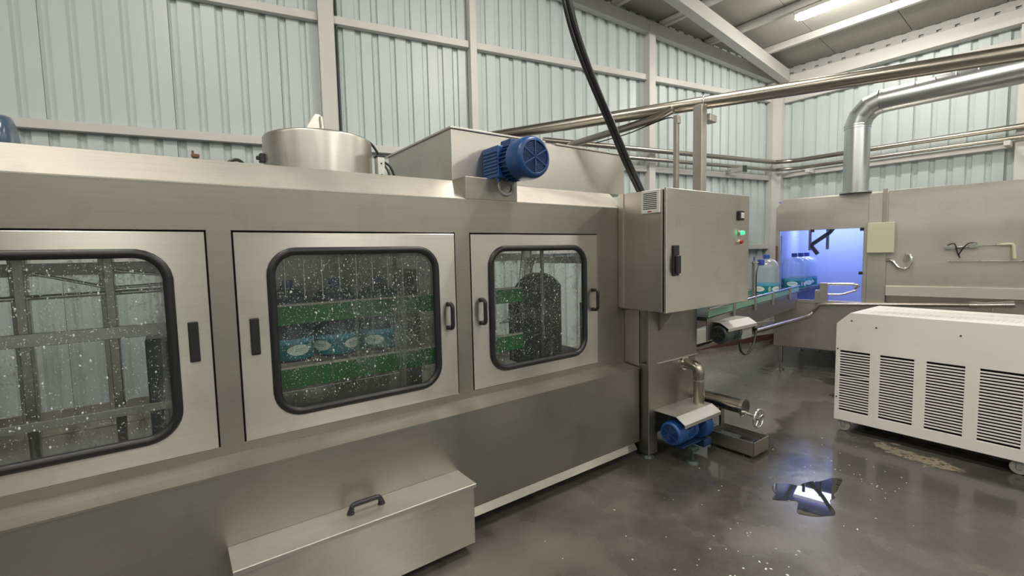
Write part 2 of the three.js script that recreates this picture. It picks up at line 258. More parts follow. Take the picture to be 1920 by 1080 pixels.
// right wall frame (local x runs from the corner towards the viewer)
function rightBar(name, s0, s1, y0, y1, d0, d1) { const m = struct(name, box(s0, s1, y0, y1, d0, d1, 0.004), M.white); m.position.copy(BACK0); m.rotation.copy(rWall.rotation); return m; }
const rc = [[0.02, 0.14], [2.89, 3.04], [5.8, 5.95], [8.7, 8.85], [11.6, 11.75]];
for (const [a, b] of rc) rightBar('wall_column', a, b, 0, 4.28, 0.001, 0.14);
for (let k = 0; k < rc.length - 1; k++) for (const y of [1.62, 2.84, 4.1]) rightBar('wall_girt', rc[k][1] + 0.002, rc[k + 1][0] - 0.002, y - 0.04, y + 0.04, 0.001, 0.075);
rightBar('eave_beam', 0.12, 13, 4.29, 4.47, 0.001, 0.16);
{ // flat eave flashing with a cut-out at every rib of the sheet
  const sh = rect(0.02, 13, 4.475, 4.632); for (let k = 0; k < 66; k++) sh.holes.push(rect(0.2 + k * PITCH, 0.255 + k * PITCH, 4.5, 4.555, new THREE.Path()));
  const m = struct('eave_flashing', ext(sh, 0.003, 0.009), M.white); m.position.copy(BACK0); m.rotation.copy(rWall.rotation); }
// rafters across the hall, purlins along it
for (const z of [-3.7, -0.8, 2.1, 5.0, 7.9]) { const f = (x0, x1) => { const b = (x) => roofY(x) - 0.3, t = (x) => roofY(x) - 0.11; return ext(poly([[x0, b(x0)], [x1, b(x1)], [x1, t(x1)], [x0, t(x0)]]), z - 0.07, z + 0.07, 0.005); }; struct('rafter', join(f(RIDGE_X, 8.52), f(z < -3 ? -6 : LEFT_X + 0.02, RIDGE_X)), M.white); }
for (const x of [7.82, 6.96, 6.06, 5.2, 4.3, 3.4, 2.5, 1.6, 0.7, -0.2, -2.2, -3.6, -5, -6.4, -7.8, -9.2]) { const zb = BACK0.z + ((x - BACK0.x) / BU.x) * BU.z + 0.03, y = roofY(x); struct('purlin', box(x - 0.03, x + 0.03, y - 0.105, y - 0.004, zb, FRONT_Z, 0.004), M.white); }

// ---------------------------------------------------------------- ceiling lamps
{
  for (const [x, zs, share] of LAMP_ROWS) for (const z of zs) {
    const y = roofY(x) - 0.108, seen = x === 7.0 && z === -2.3;
    const t = thing('tube_lamp', seen ? 'glowing white tube lamp under the roof purlin near the hall corner' : 'white tube lamp under the roof above the viewer', 'lamp', [x, y, z], 0, 'ceiling tube lamps');
    part('housing', box(-0.075, 0.075, -0.05, 0, -0.62, 0.62, 0.01), M.white, t);
    part('diffuser', new THREE.CapsuleGeometry(0.07, 1.07, 6, 18).rotateX(Math.PI / 2).scale(1, 0.75, 1).translate(0, -0.07, 0), M.tube, t);
    for (const s of [-1, 1]) part('end_cap', box(-0.06, 0.06, -0.1, -0.01, s * 0.615 - 0.012, s * 0.615 + 0.012, 0.01), M.whitePlastic, t);
    const l = new THREE.RectAreaLight(LAMP_COLOR, LAMP_POWER * share, 0.1, 1.18); l.position.set(0, -0.13, 0); l.rotation.x = -Math.PI / 2; t.add(l); l.castShadow = true;
    for (const s of [-0.3, 0.3]) { const p = new THREE.PointLight(LAMP_COLOR, LAMP_GLOW * share); p.position.set(0, -0.19, s); p.castShadow = true; p.shadow.radius = 3; t.add(p); } // the tube shines sideways and up too
  }
}

// ================================================================ THE BOTTLE WASHER
const washer = thing('bottle_washer', 'long brushed steel bottle washing tunnel with windowed doors on its front', 'machine', [0.6, 0, -2.9]);
const ZU = -2.4, ZL = -2.24, WL = -1.7, WR = 2.86, ZB = -3.6;
{
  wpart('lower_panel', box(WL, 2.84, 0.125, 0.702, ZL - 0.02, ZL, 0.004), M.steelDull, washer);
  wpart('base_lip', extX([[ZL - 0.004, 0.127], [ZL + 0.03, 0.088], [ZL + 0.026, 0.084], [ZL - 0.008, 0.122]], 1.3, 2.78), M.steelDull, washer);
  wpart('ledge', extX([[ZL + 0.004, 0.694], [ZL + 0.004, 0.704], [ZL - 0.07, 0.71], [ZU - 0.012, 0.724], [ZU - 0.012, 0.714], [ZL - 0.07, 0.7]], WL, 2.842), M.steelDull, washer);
  const face = rect(WL, WR, 0.712, 1.926);
  const doors = [[-1.004, 0.131], [0.226, 1.355], [1.456, 2.561]];
  for (const [a, b] of doors) face.holes.push(rect(a, b, 0.763, 1.728, new THREE.Path()));
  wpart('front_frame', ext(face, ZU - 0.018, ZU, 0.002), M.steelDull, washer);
  // rebate behind each door edge
  for (const [a, b] of doors) { const s = rect(a - 0.03, b + 0.03, 0.735, 1.755); s.holes.push(rect(a + 0.02, b - 0.02, 0.783, 1.7, new THREE.Path())); wpart('door_rebate', ext(s, ZU - 0.05, ZU - 0.03), M.chillerDark, washer); }
  wpart('top_slope', extX([[ZU + 0.001, 1.924], [ZU + 0.001, 1.93], [-2.55, 2.056], [-2.56, 2.05]], WL, WR), M.steelSlope, washer);
  wpart('roof_plate', box(WL, WR, 2.04, 2.052, ZB, -2.548, 0.003), M.steelPlain, washer);
  wpart('end_plate', extX([[ZU, 0.1], [ZU, 1.926], [-2.55, 2.05], [ZB, 2.05], [ZB, 0.1]], WL, WL + 0.01), M.steelPlain, washer);
  { const s = poly([[-ZU + 0.01, 0.1], [-ZU + 0.01, 1.922], [2.55, 2.045], [-ZB, 2.045], [-ZB, 0.1]]); for (const [a, b] of [[0.75, 1.5], [1.56, 1.66]]) s.holes.push(rect(2.86, 3.54, a, b, new THREE.Path())); wpart('end_plate', ext(s, WR - 0.012, WR - 0.002).rotateY(Math.PI / 2).translate(0, 0, 0), M.steelPlain, washer, 'end plate with the bottle opening'); }
  wpart('tank_floor', box(WL + 0.02, WR - 0.02, 0.6, 0.64, ZB + 0.02, ZU - 0.03, 0.003), M.steelPlain, washer);
  // rear side: posts and rails with the second bay plated shut
  const posts = [-1.66, -0.66, -0.3, 0.36, 1.5, 2.36, 2.8];
  for (const x of posts) wpart('rear_post', box(x - 0.035, x + 0.035, 0.64, 2.04, ZB, ZB + 0.05), M.steelPlain, washer);
  for (const [y0, y1] of [[1.15, 1.22], [1.53, 1.6], [0.64, 0.78]]) for (const [a, b] of [[WL + 0.03, 0.36], [1.5, 2.83]]) wpart('rear_rail', box(a, b, y0, y1, ZB + 0.001, ZB + 0.045), M.steelPlain, washer);
  wpart('rear_panel', box(0.3, 2.45, 0.64, 2.04, ZB - 0.004, ZB + 0.0005, 0.001), M.steelPlain, washer);
  for (const [a, b] of [[WL, 0.3], [2.45, WR - 0.014]]) wpart('rear_panel', box(a, b, 1.68, 2.04, ZB - 0.004, ZB + 0.0005, 0.001), M.steelPlain, washer);
  // inner framework seen through the left pane
  for (const [x, y0, y1] of [[-0.535, 0.66, 1.66], [-0.237, 0.66, 1.66]]) wpart('inner_post', box(x - 0.018, x + 0.018, y0, y1, -2.92, -2.88, 0.004), M.pipe, washer);
  wpart('inner_rail', box(-1.6, 0.2, 1.236, 1.294, -2.875, -2.862, 0.003), M.steelBright, washer);
  wpart('inner_rail', box(-1.6, 0.2, 0.86, 0.9, -2.875, -2.862, 0.003), M.steelBright, washer);
  wpart('spray_pipe', pipe([[-0.545, 1.57, -2.95], [-0.24, 1.475, -2.95], [0.12, 1.49, -2.95]], 0.008, 0.03), M.chrome, washer);
  wpart('spray_pipe', pipe([[-0.22, 1.56, -2.93], [0.15, 1.5, -2.93]], 0.008), M.chrome, washer);
  wpart('spray_pipe', pipe([[-1.5, 1.43, -3.05], [0.2, 1.452, -3.05]], 0.012), M.chrome, washer);
  wpart('inner_tank', box(-0.13, 0.2, 0.64, 1.2, -3.35, -3.0, 0.01), M.motorDark, washer);
  wpart('inner_divider', box(0.225, 0.235, 0.64, 2.03, -3.5, -2.7), M.steelPlain, washer);
  wpart('inner_divider', box(1.44, 1.45, 0.64, 1.5, -3.5, -3.1), M.steelPlain, washer);
  // conveyor rails of the second bay
  for (const [y0, y1] of [[1.222, 1.326], [0.855, 0.968]]) { const b = wpart('carrier_bar', box(0.3, 2.19, y0, y1, -2.86, -2.845, 0.004), M.greenBar, washer, 'green carrier bar'); wpart('wear_strip', box(0.3, 2.19, y1, y1 + 0.014, -2.865, -2.84, 0.003), M.cream, b); }
  for (let k = 0; k < 9; k++) wpart('spray_lance', cyl([0.527 + k * 0.103, 1.3, -2.93], [0.527 + k * 0.103, 2.03, -2.93], 0.005, 0.005, 8), M.chrome, washer);
  // third bay: drive drum on its shaft and guide rods
  { const s = new THREE.Shape(); s.moveTo(2.26, 0.7); s.lineTo(2.72, 0.7); s.lineTo(2.72, 1.32); s.quadraticCurveTo(2.62, 1.42, 2.53, 1.43); s.quadraticCurveTo(2.32, 1.4, 2.26, 1.16); s.closePath(); wpart('drive_cover', ext(s, -3.15, -2.96, 0.02), M.motorDark, washer); }
  wpart('drive_shaft', cyl([2.44, 0.66, -2.9], [2.44, 2.03, -2.9], 0.016, 0.016, 12), M.pipe, washer);
  for (const [a, b] of [[[2.06, 1.07, -2.93], [2.44, 1.19, -2.93]], [[2.03, 1.06, -2.93], [2.44, 1.075, -2.93]], [[2.03, 0.9, -2.93], [2.44, 0.93, -2.93]], [[2.2, 1.2, -2.93], [2.27, 1.64, -2.93]], [[2.3, 1.4, -2.94], [2.29, 1.64, -2.94]], [[2.34, 1.44, -2.93], [2.4, 1.56, -2.93]]]) wpart('guide_rod', cyl(a, b, 0.006, 0.006, 8), M.chrome, washer);

  { const r = rng(31), n = 900, im = new THREE.InstancedMesh(new THREE.SphereGeometry(1, 6, 4), M.bead, n), m4 = new THREE.Matrix4(), gs = () => (r() + r() + r() - 1.5) * 0.8;
    for (let k = 0; k < n; k++) { const [cx, cy, w, h] = [[0.8, 1.385, 0.1, 0.07], [0.95, 1.4, 0.06, 0.07], [1.24, 1.38, 0.16, 0.05], [0.5, 1.37, 0.06, 0.06]][k % 4], q = 0.0008 + 0.002 * r() * r(); m4.makeScale(q, q * (1 + r()), q).setPosition(cx + gs() * w - 0.6, Math.max(1.345, cy + Math.abs(gs()) * h), -2.9 + gs() * 0.06 + 2.9); im.setMatrixAt(k, m4); }
    im.name = 'water_spray'; im.userData.kind = 'stuff'; washer.add(im); }
  // doors
  const r1 = rng(7);
  const beadGeo = new THREE.SphereGeometry(1, 6, 4), m4 = new THREE.Matrix4();
  const mkDoor = ([a, b], win, hs, idx) => {
    const s = rect(a + 0.006, b - 0.006, 0.764, 1.72), [x0, x1, y0, y1] = win;
    s.holes.push(rrect(x0 + 0.012, x1 - 0.012, y0 + 0.012, y1 - 0.012, 0.118, new THREE.Path()));
    const d = wpart('door', ext(s, ZU - 0.02, ZU + 0.003, 0.002), M.steel, washer, ['steel door with a fogged pane at the near end', 'steel door with green bars behind its pane', 'narrower steel door with two black grip handles'][idx]);
    wpart('gasket', rrectTube(x0 + 0.018, x1 - 0.018, y0 + 0.018, y1 - 0.018, 0.112, ZU + 0.003, 0.0195), M.rubber, d);
    wpart('window_pane', ext(rrect(x0 + 0.014, x1 - 0.014, y0 + 0.014, y1 - 0.014, 0.115), ZU - 0.0105, ZU - 0.01), M.pane, d);
    for (const [kind, x, yb, yt] of hs) {
      if (kind === 'hinge') { wpart('hinge', join(box(x - 0.019, x + 0.019, yb, yt, ZU + 0.003, ZU + 0.017, 0.005), cyl([x - 0.0, yb + 0.012, ZU + 0.015], [x, yb + 0.012, ZU + 0.02], 0.007, 0.006, 10), cyl([x, yt - 0.012, ZU + 0.015], [x, yt - 0.012, ZU + 0.02], 0.007, 0.006, 10)), M.blackPlastic, d); }
      else wpart('handle', join(pipe([[x, yb + 0.012, ZU + 0.002], [x, yb + 0.012, ZU + 0.052], [x, yt - 0.012, ZU + 0.052], [x, yt - 0.012, ZU + 0.002]], 0.0125, 0.024, 10, 5), box(x - 0.015, x + 0.015, yb, yb + 0.026, ZU + 0.003, ZU + 0.012), box(x - 0.015, x + 0.015, yt - 0.026, yt, ZU + 0.003, ZU + 0.012)), M.blackPlastic, d);
    }
    // beads of water on the inside of the pane
    const n = 2600, im = new THREE.InstancedMesh(beadGeo, M.bead, n), off = d.userData.off;
    for (let k = 0; k < n; k++) { const big = r1() < 0.05, r = big ? 0.0024 + 0.0022 * r1() : 0.0008 + 0.0014 * r1(); const x = x0 + 0.05 + r1() * (x1 - x0 - 0.1), y = y0 + 0.05 + Math.pow(r1(), 0.8) * (y1 - y0 - 0.1); m4.makeScale(r, r * (1 + 0.7 * r1()), r * 0.6).setPosition(x - off.x, y - off.y, ZU - 0.0115 - off.z); im.setMatrixAt(k, m4); }
    im.name = 'water_beads'; im.userData.kind = 'stuff'; d.add(im);
  };
  mkDoor(doors[0], [-0.88, 0.007, 0.842, 1.65], [['hinge', 0.062, 1.164, 1.338]], 0);
  mkDoor(doors[1], [0.355, 1.241, 0.838, 1.65], [['hinge', 0.293, 1.16, 1.33], ['grip', 1.297, 1.16, 1.324]], 1);
  mkDoor(doors[2], [1.583, 2.437, 0.846, 1.649], [['grip', 1.523, 1.164, 1.332], ['grip', 2.505, 1.16, 1.33]], 2);

  // hood box on top
  const h = wpart('hood', join(box(1.435, 3.045, 2.052, 2.372, -3.56, -2.55, 0.004)), M.steelPlain, washer, 'tall box hood at the far end of the roof');
  wpart('hood_lid', box(1.425, 2.19, 2.372, 2.385, -3.57, -2.538, 0.003), M.steelBright, h); wpart('hood_lid', box(2.29, 3.055, 2.372, 2.385, -3.57, -2.538, 0.003), M.steelBright, h);
  wpart('lid_grip', pipe([[1.5, 2.385, -3.12], [1.5, 2.405, -3.12], [1.5, 2.405, -2.99], [1.5, 2.385, -2.99]], 0.007, 0.02, 8, 4), M.blackPlastic, h);
  wpart('motor_bracket', join(box(1.435, 1.82, 1.927, 2.062, -2.55, ZU + 0.004, 0.004)), M.steelDull, washer);
  // outfeed bay at the right end
  wpart('outfeed_panel', box(2.86, 3.502, 0.733, 1.16, -2.19, -2.17, 0.003), M.steelDull, washer);
  wpart('outfeed_cover', box(2.862, 3.502, 1.14, 1.152, -2.9, -2.192, 0.003), M.steelPlain, washer);
  wpart('outfeed_trim', box(2.968, 3.504, 0.726, 0.734, -2.192, -2.16, 0.002), M.steelBright, washer);
  wpart('outfeed_panel', box(2.968, 3.5, 0.36, 0.726, -2.205, -2.185, 0.003), M.steelDull, washer);
  wpart('dark_bay_fill', box(2.89, 3.47, 0.1, 0.5, -2.75, -2.3, 0.01), M.motorDark, washer);  // added dark box standing in for the shade inside the open bay
  wpart('corner_post', box(2.86, 2.968, 0.03, 0.735, -2.26, -2.168, 0.004), M.steelDull, washer);
  wpart('outfeed_side', box(3.482, 3.5, 0.12, 1.14, -2.9, -2.206, 0.003), M.steelPlain, washer);
  wpart('outfeed_side', box(2.862, 2.88, 0.12, 1.16, -2.9, -2.262, 0.003), M.steelPlain, washer);
  wpart('cabinet_bracket', extX([[-2.168, 0.98], [-2.168, 1.15], [-2.03, 1.15]], 2.99, 3.0), M.steelPlain, washer);
  for (const [x, z] of [[-1.3, -2.5], [1.5, -2.5], [2.7, -2.5], [1.5, -3.4], [2.9, -2.21], [-1.3, -3.4]]) wpart('foot', join(cyl([x, 0.0, z], [x, 0.02, z], 0.05, 0.035, 16), cyl([x, 0.02, z], [x, 0.2, z], 0.014, 0.014, 10)), M.motorDark, washer);
  wpart('sump', box(WL + 0.05, 2.8, 0.2, 0.6, -3.4, -2.32, 0.01), M.steelPlain, washer);
}

// ---------------------------------------------------------------- bottles
function makeBottle(label, glass) {
  const b = thing('water_bottle', label, 'bottle', [0, 0, 0]);
  part('bottle_body', lathe([[0.0001, 0.012], [0.1, 0.004], [0.126, 0.012], [0.134, 0.03], [0.134, 0.1], [0.127, 0.112], [0.134, 0.124], [0.134, 0.19], [0.127, 0.2], [0.134, 0.212], [0.134, 0.275], [0.127, 0.287], [0.134, 0.3], [0.132, 0.345], [0.118, 0.385], [0.085, 0.415], [0.045, 0.43], [0.03, 0.436], [0.028, 0.47], [0.031, 0.474]], 36), glass, b);
  const cap = lathe([[0.0001, 0.482], [0.03, 0.482], [0.034, 0.478], [0.035, 0.436], [0.033, 0.43]], 24);
  part('cap', cap, M.capBlue, b);
  const lab = new THREE.CylinderGeometry(0.1355, 0.1355, 0.12, 36, 1, true).translate(0, 0.085, 0);
  const m = part('label', lab, M.labelTeal, b); { const uv = m.geometry.attributes.uv, p = m.geometry.attributes.position; for (let i = 0; i < p.count; i++) uv.setXY(i, Math.atan2(p.getX(i), p.getZ(i)) / (Math.PI * 2) * 2, (p.getY(i) - 0.025) / 0.12); }
  return b;
}
function bottleAt(src, x, y, z, turn, label) { const b = src.clone(); b.name = numbered('water_bottle'); b.position.set(x, y, z); b.rotation.set(0, turn, 0); b.userData = { ...src.userData, label }; scene.add(b); return b; }
const CY = 1.035; // conveyor top
const clearB = makeBottle('clear water bottle with blue cap standing on the conveyor before the filler', M.bottle); clearB.position.set(5.7, CY + 0.002, -2.64); clearB.rotation.y = 2.2;
[['clear bottle inside the blue filling chamber, first in its line', 6.72], ['clear bottle inside the blue filling chamber, second in its line', 7.03], ['clear bottle inside the blue filling chamber, third in its line', 7.34]].forEach(([l, x], i) => bottleAt(clearB, x, CY + 0.002, -2.75 - 0.15 * (x - 6.72), 2.6 + i, l));
const blueB = makeBottle('dark blue water bottle lying on its side on the washer roof', M.bottleBlue); blueB.position.set(-0.57, 2.188, -3.32); blueB.rotation.set(0, 0, Math.PI / 2);
[[0.55, 'bluish bottle behind the green bars at the left of the middle pane'], [0.82, 'bluish bottle behind the green bars in the centre of the middle pane'], [1.1, 'bluish bottle behind the green bars at the right of the middle pane']].forEach(([x, l], i) => { const b = bottleAt(blueB, x, 0.985, -3.02, 0.4 * i - 0.6, l); b.userData.group = 'bottles being washed'; });
blueB.remove(blueB.children.find((c) => c.name === 'label')); // the lying one has lost its label

// ---------------------------------------------------------------- things on the washer roof
{ // round fan housing
  const t = thing('fan_housing', 'round brushed steel drum housing on the washer roof', 'drum', [0.762, 2.052, -2.96]);
  part('drum', lathe([[0.302, 0], [0.302, 0.232], [0.296, 0.243], [0.284, 0.248], [0.0001, 0.25]], 64), M.steelPlain, t);
  part('lifting_bracket', (() => { const s = new THREE.Shape(); s.moveTo(-0.055, 0); s.lineTo(0.04, 0); s.lineTo(0.03, 0.055); s.quadraticCurveTo(0.015, 0.085, -0.005, 0.065); s.closePath(); return join(ext(s, -0.01, 0.01, 0.003), cyl([0.025, 0, 0.014], [0.02, 0.06, 0.014], 0.01, 0.008, 12)); })().scale(1.25, 1.4, 1.3).translate(-0.06, 0.246, 0.19), M.steelPlain, t);
  part('clamp', join(box(-0.325, -0.298, 0.085, 0.135, -0.02, 0.03, 0.006), box(-0.34, -0.32, 0.1, 0.12, -0.01, 0.02, 0.005)), M.blackPlastic, t);
}
{ const t = thing('junction_box', 'small white junction box with two screws beside the round drum', 'box', [1.115, 2.052, -2.9]);
  part('enclosure', box(-0.028, 0.018, 0, 0.17, -0.03, 0.03, 0.004), M.whitePlastic, t); part('gland_plate', box(-0.032, 0.022, 0.168, 0.182, -0.03, 0.03, 0.003), M.blackPlastic, t);
  for (const y of [0.06, 0.13]) part('screw', cyl([-0.005, y, 0.029], [-0.005, y, 0.034], 0.006, 0.005, 10), M.blackPlastic, t); }
solid('hose', spline([[0.86, 2.31, -2.9], [0.95, 2.33, -2.9], [1.05, 2.31, -2.9], [1.1, 2.25, -2.9], [1.11, 2.22, -2.9]], 0.008), M.cable, 'black cable arching over the drum into the white junction box', 'cable');
solid('hose', spline([[1.135, 2.2, -2.9], [1.17, 2.17, -2.88], [1.195, 2.1, -2.87], [1.2, 2.053, -2.87]], 0.008), M.cable, 'outer black cable running down from the junction box to the roof', 'cable');
solid('hose', spline([[1.135, 2.18, -2.89], [1.15, 2.13, -2.86], [1.155, 2.053, -2.86]], 0.007), M.cable, 'inner black cable running down from the junction box to the roof', 'cable');
{ const t = thing('pipe_fitting', 'tiny dark red fitting sticking up over the washer roof edge', 'fitting', [0.14, 2.052, -2.95]); part('stem', cyl([0, 0, 0], [0, 0.08, 0], 0.012), M.motorDark, t); part('tap', join(box(-0.018, 0.018, 0.08, 0.1, -0.012, 0.012, 0.005), cyl([-0.01, 0.1, 0], [-0.01, 0.115, 0], 0.005)), M.redBrown, t); }
solid('hose', spline([[0.27, 2.054, -2.95], [0.285, 2.12, -2.95], [0.33, 2.14, -2.95], [0.365, 2.11, -2.95], [0.37, 2.054, -2.95]], 0.009), M.cable, 'short dark hose looping up behind the washer roof edge', 'hose');

// ---------------------------------------------------------------- electric motors
function fanMotor(g, r, body, dark) { // along +z from 0; cowl at the +z end
  const fins = []; for (let k = 0; k < 26; k++) { const a = (k / 26) * Math.PI * 2; fins.push(box(-0.0022, 0.0022, r * 0.78, r * 0.95, 0.1, 0.25, 0.001).rotateZ(a)); }
  part('motor_body', join(cyl([0, 0, 0.06], [0, 0, 0.26], r * 0.8, r * 0.8, 28), cyl([0, 0, 0.05], [0, 0, 0.1], r * 0.9, r * 0.86, 28), ...fins), body, g);
  part('fan_cowl', lathe([[r * 0.98, 0], [r, 0.005], [r, 0.1], [r * 0.96, 0.122], [r * 0.86, 0.134], [r * 0.78, 0.137], [r * 0.78, 0.13]], 48).rotateX(Math.PI / 2).translate(0, 0, 0.24), body, g);
  part('fan', join(new THREE.CircleGeometry(r * 0.8, 32).translate(0, 0, 0.365), ...[0, 1, 2, 3, 4].map((k) => box(-0.02, 0.02, 0.02, r * 0.72, 0.364, 0.368, 0.001).rotateZ((k * Math.PI * 2) / 5))), dark, g);
  const grill = []; for (let k = 0; k < 6; k++) grill.push(box(-0.004, 0.004, 0.01, r * 0.79, 0.372, 0.378, 0.001).rotateZ((k * Math.PI) / 3));
  for (let k = 1; k <= 9; k++) grill.push(new THREE.TorusGeometry(r * 0.08 * k + 0.004, 0.0017, 6, 40).translate(0, 0, 0.374));
  grill.push(new THREE.TorusGeometry(r * 0.78, 0.004, 6, 48).translate(0, 0, 0.374));
  part('fan_grille', join(grill), body, g); part('hub', cyl([0, 0, 0.37], [0, 0, 0.38], 0.009, 0.009, 14), dark, g);
}
{ const t = thing('gear_motor', 'bright blue electric gear motor with a round fan cowl on the hood front', 'motor', [1.778, 2.168, -2.53]);
  fanMotor(t, 0.125, M.blue, M.blueDark);
  const ribs = []; for (let k = 0; k < 7; k++) ribs.push(box(-0.127, -0.119, -0.07 + k * 0.021, -0.062 + k * 0.021, 0.0, 0.15, 0.002));
  part('gearbox', join(box(-0.12, 0.1, -0.1, 0.1, -0.018, 0.155, 0.012), ...ribs), M.blue, t);
  part('terminal_box', box(-0.06, 0.06, 0.08, 0.135, 0.1, 0.21, 0.008), M.blue, t);
  part('gland', cyl([-0.1, -0.085, 0.12], [-0.1, -0.125, 0.125], 0.018, 0.015, 16), M.blue, t);
  part('conduit', spline([[-0.1, -0.12, 0.125], [-0.098, -0.16, 0.13], [-0.072, -0.195, 0.135], [-0.03, -0.198, 0.14], [0.002, -0.172, 0.142], [0.004, -0.135, 0.138], [-0.02, -0.108, 0.13], [-0.055, -0.1, 0.12], [-0.09, -0.115, 0.105]], 0.0095, 48, 10), M.hose, t);
  part('rating_plate', box(-0.006, 0.06, -0.1265, -0.1235, 0.27, 0.33, 0.0004).rotateZ(0.25), M.whitePlastic, t);
}

// ---------------------------------------------------------------- control cabinet
{ const t = thing('control_cabinet', 'square steel control cabinet with door, push buttons and a black latch', 'cabinet', [3.375, 1.155, -2.19]);
  wpart('enclosure', box(2.8, 3.945, 1.155, 2.03, -2.398, -2.008, 0.005), M.steelPlain, t);
  wpart('mounting_flange', box(2.79, 2.802, 1.165, 2.03, -2.399, -2.35, 0.002), M.steelPlain, t);
  wpart('door_seal', box(2.812, 3.935, 1.165, 2.02, -2.012, -1.994, 0.001), M.rubber, t);
  const d = wpart('cabinet_door', box(2.8, 3.95, 1.15, 2.034, -1.996, -1.975, 0.005), M.steel, t);
  wpart('latch', join(box(2.872, 2.94, 1.412, 1.632, -1.976, -1.962, 0.008), box(2.882, 2.93, 1.43, 1.56, -1.964, -1.94, 0.008)), M.blackPlastic, d, 'black swing latch');
  wpart('rocker_switch', join(box(3.765, 3.835, 1.828, 1.905, -1.976, -1.958, 0.004)), M.blackPlastic, d); wpart('switch_key', box(3.782, 3.822, 1.845, 1.89, -1.96, -1.95, 0.003), M.whitePlastic, d);
  wpart('push_button', join(cyl([3.8, 1.727, -1.976], [3.8, 1.727, -1.962], 0.024, 0.022, 20)), M.chrome, d); wpart('green_lamp', cyl([3.8, 1.727, -1.965], [3.8, 1.727, -1.94], 0.019, 0.016, 20), M.greenLamp, d, 'green indicator lamp, lit');
  wpart('push_button', cyl([3.79, 1.652, -1.976], [3.79, 1.652, -1.962], 0.022, 0.02, 20), M.chrome, d); wpart('red_button', cyl([3.79, 1.652, -1.965], [3.79, 1.652, -1.945], 0.016, 0.013, 20), M.red, d, 'red push button');
  const v = wpart('vent_cover', box(2.782, 2.8, 1.862, 2.028, -2.178, -2.02, 0.006), M.whitePlastic, t, 'white plastic vent cover');
  for (let k = 0; k < 9; k++) wpart('slat', box(2.7785, 2.7825, 1.894 + k * 0.0135, 1.8985 + k * 0.0135, -2.158, -2.042, 0.0008), M.chillerDark, v);
  wpart('sticker', box(2.7807, 2.7822, 1.871, 1.879, -2.12, -2.085, 0.0003), M.red, v);
}
// cables from the cabinet up to the roof
{ const base = [[3.03, 2.031, -2.34], [3.0, 2.09, -2.35], [2.864, 2.269, -2.35], [2.686, 2.522, -2.35], [2.466, 2.838, -2.35], [2.339, 3.06, -2.35], [2.249, 3.277, -2.35], [2.12, 3.9, -2.36], [2.06, 4.6, -2.37], [2.04, 5.22, -2.38]];
  const names = ['thick black cable rising from the cabinet, front one of the bundle', 'thick black cable rising from the cabinet, middle one of the bundle', 'thin black cable swinging slightly clear of the bundle above the cabinet'];
  [[0, 0, 0.019], [-0.026, -0.02, 0.015], [0.02, -0.02, 0.009]].forEach(([dx, dz, r], i) => { const o = solid('power_cable', spline(base.map(([x, y, z], k) => [x + dx * (i === 2 && k > 1 && k < 7 ? 2.2 : 1) + (i ? 0.004 * Math.sin(k * 2 + i) : 0), y, z + dz]), r, 90, 10), M.cable, names[i], 'cable'); o.userData.group = 'cables hanging from the roof'; }); }

// ---------------------------------------------------------------- chest on the washer front
{ const t = thing('strainer_box', 'low steel chest with black grip on its lid, on the washer front', 'box', [0.677, 0, -2.14]);
  wpart('chest', box(0.13, 1.228, 0.055, 0.372, -2.236, -2.05, 0.004), M.steel, t);
  wpart('lid', extX([[-2.2385, 0.376], [-2.2385, 0.384], [-2.043, 0.385], [-2.038, 0.383], [-2.038, 0.366], [-2.0435, 0.366], [-2.0435, 0.374]], 0.122, 1.236), M.steelBright, t);
  wpart('handle', join(pipe([[0.615, 0.386, -2.165], [0.622, 0.425, -2.165], [0.758, 0.425, -2.165], [0.765, 0.386, -2.165]], 0.0125, 0.022, 10, 5), cyl([0.615, 0.385, -2.165], [0.616, 0.4, -2.165], 0.018, 0.014, 12), cyl([0.765, 0.385, -2.165], [0.764, 0.4, -2.165], 0.018, 0.014, 12)), M.blackPlastic, t, 'black grip handle');
  for (const x of [0.2, 1.17]) wpart('leg', box(x - 0.02, x + 0.02, 0, 0.06, -2.16, -2.12, 0.003), M.motorDark, t);
}

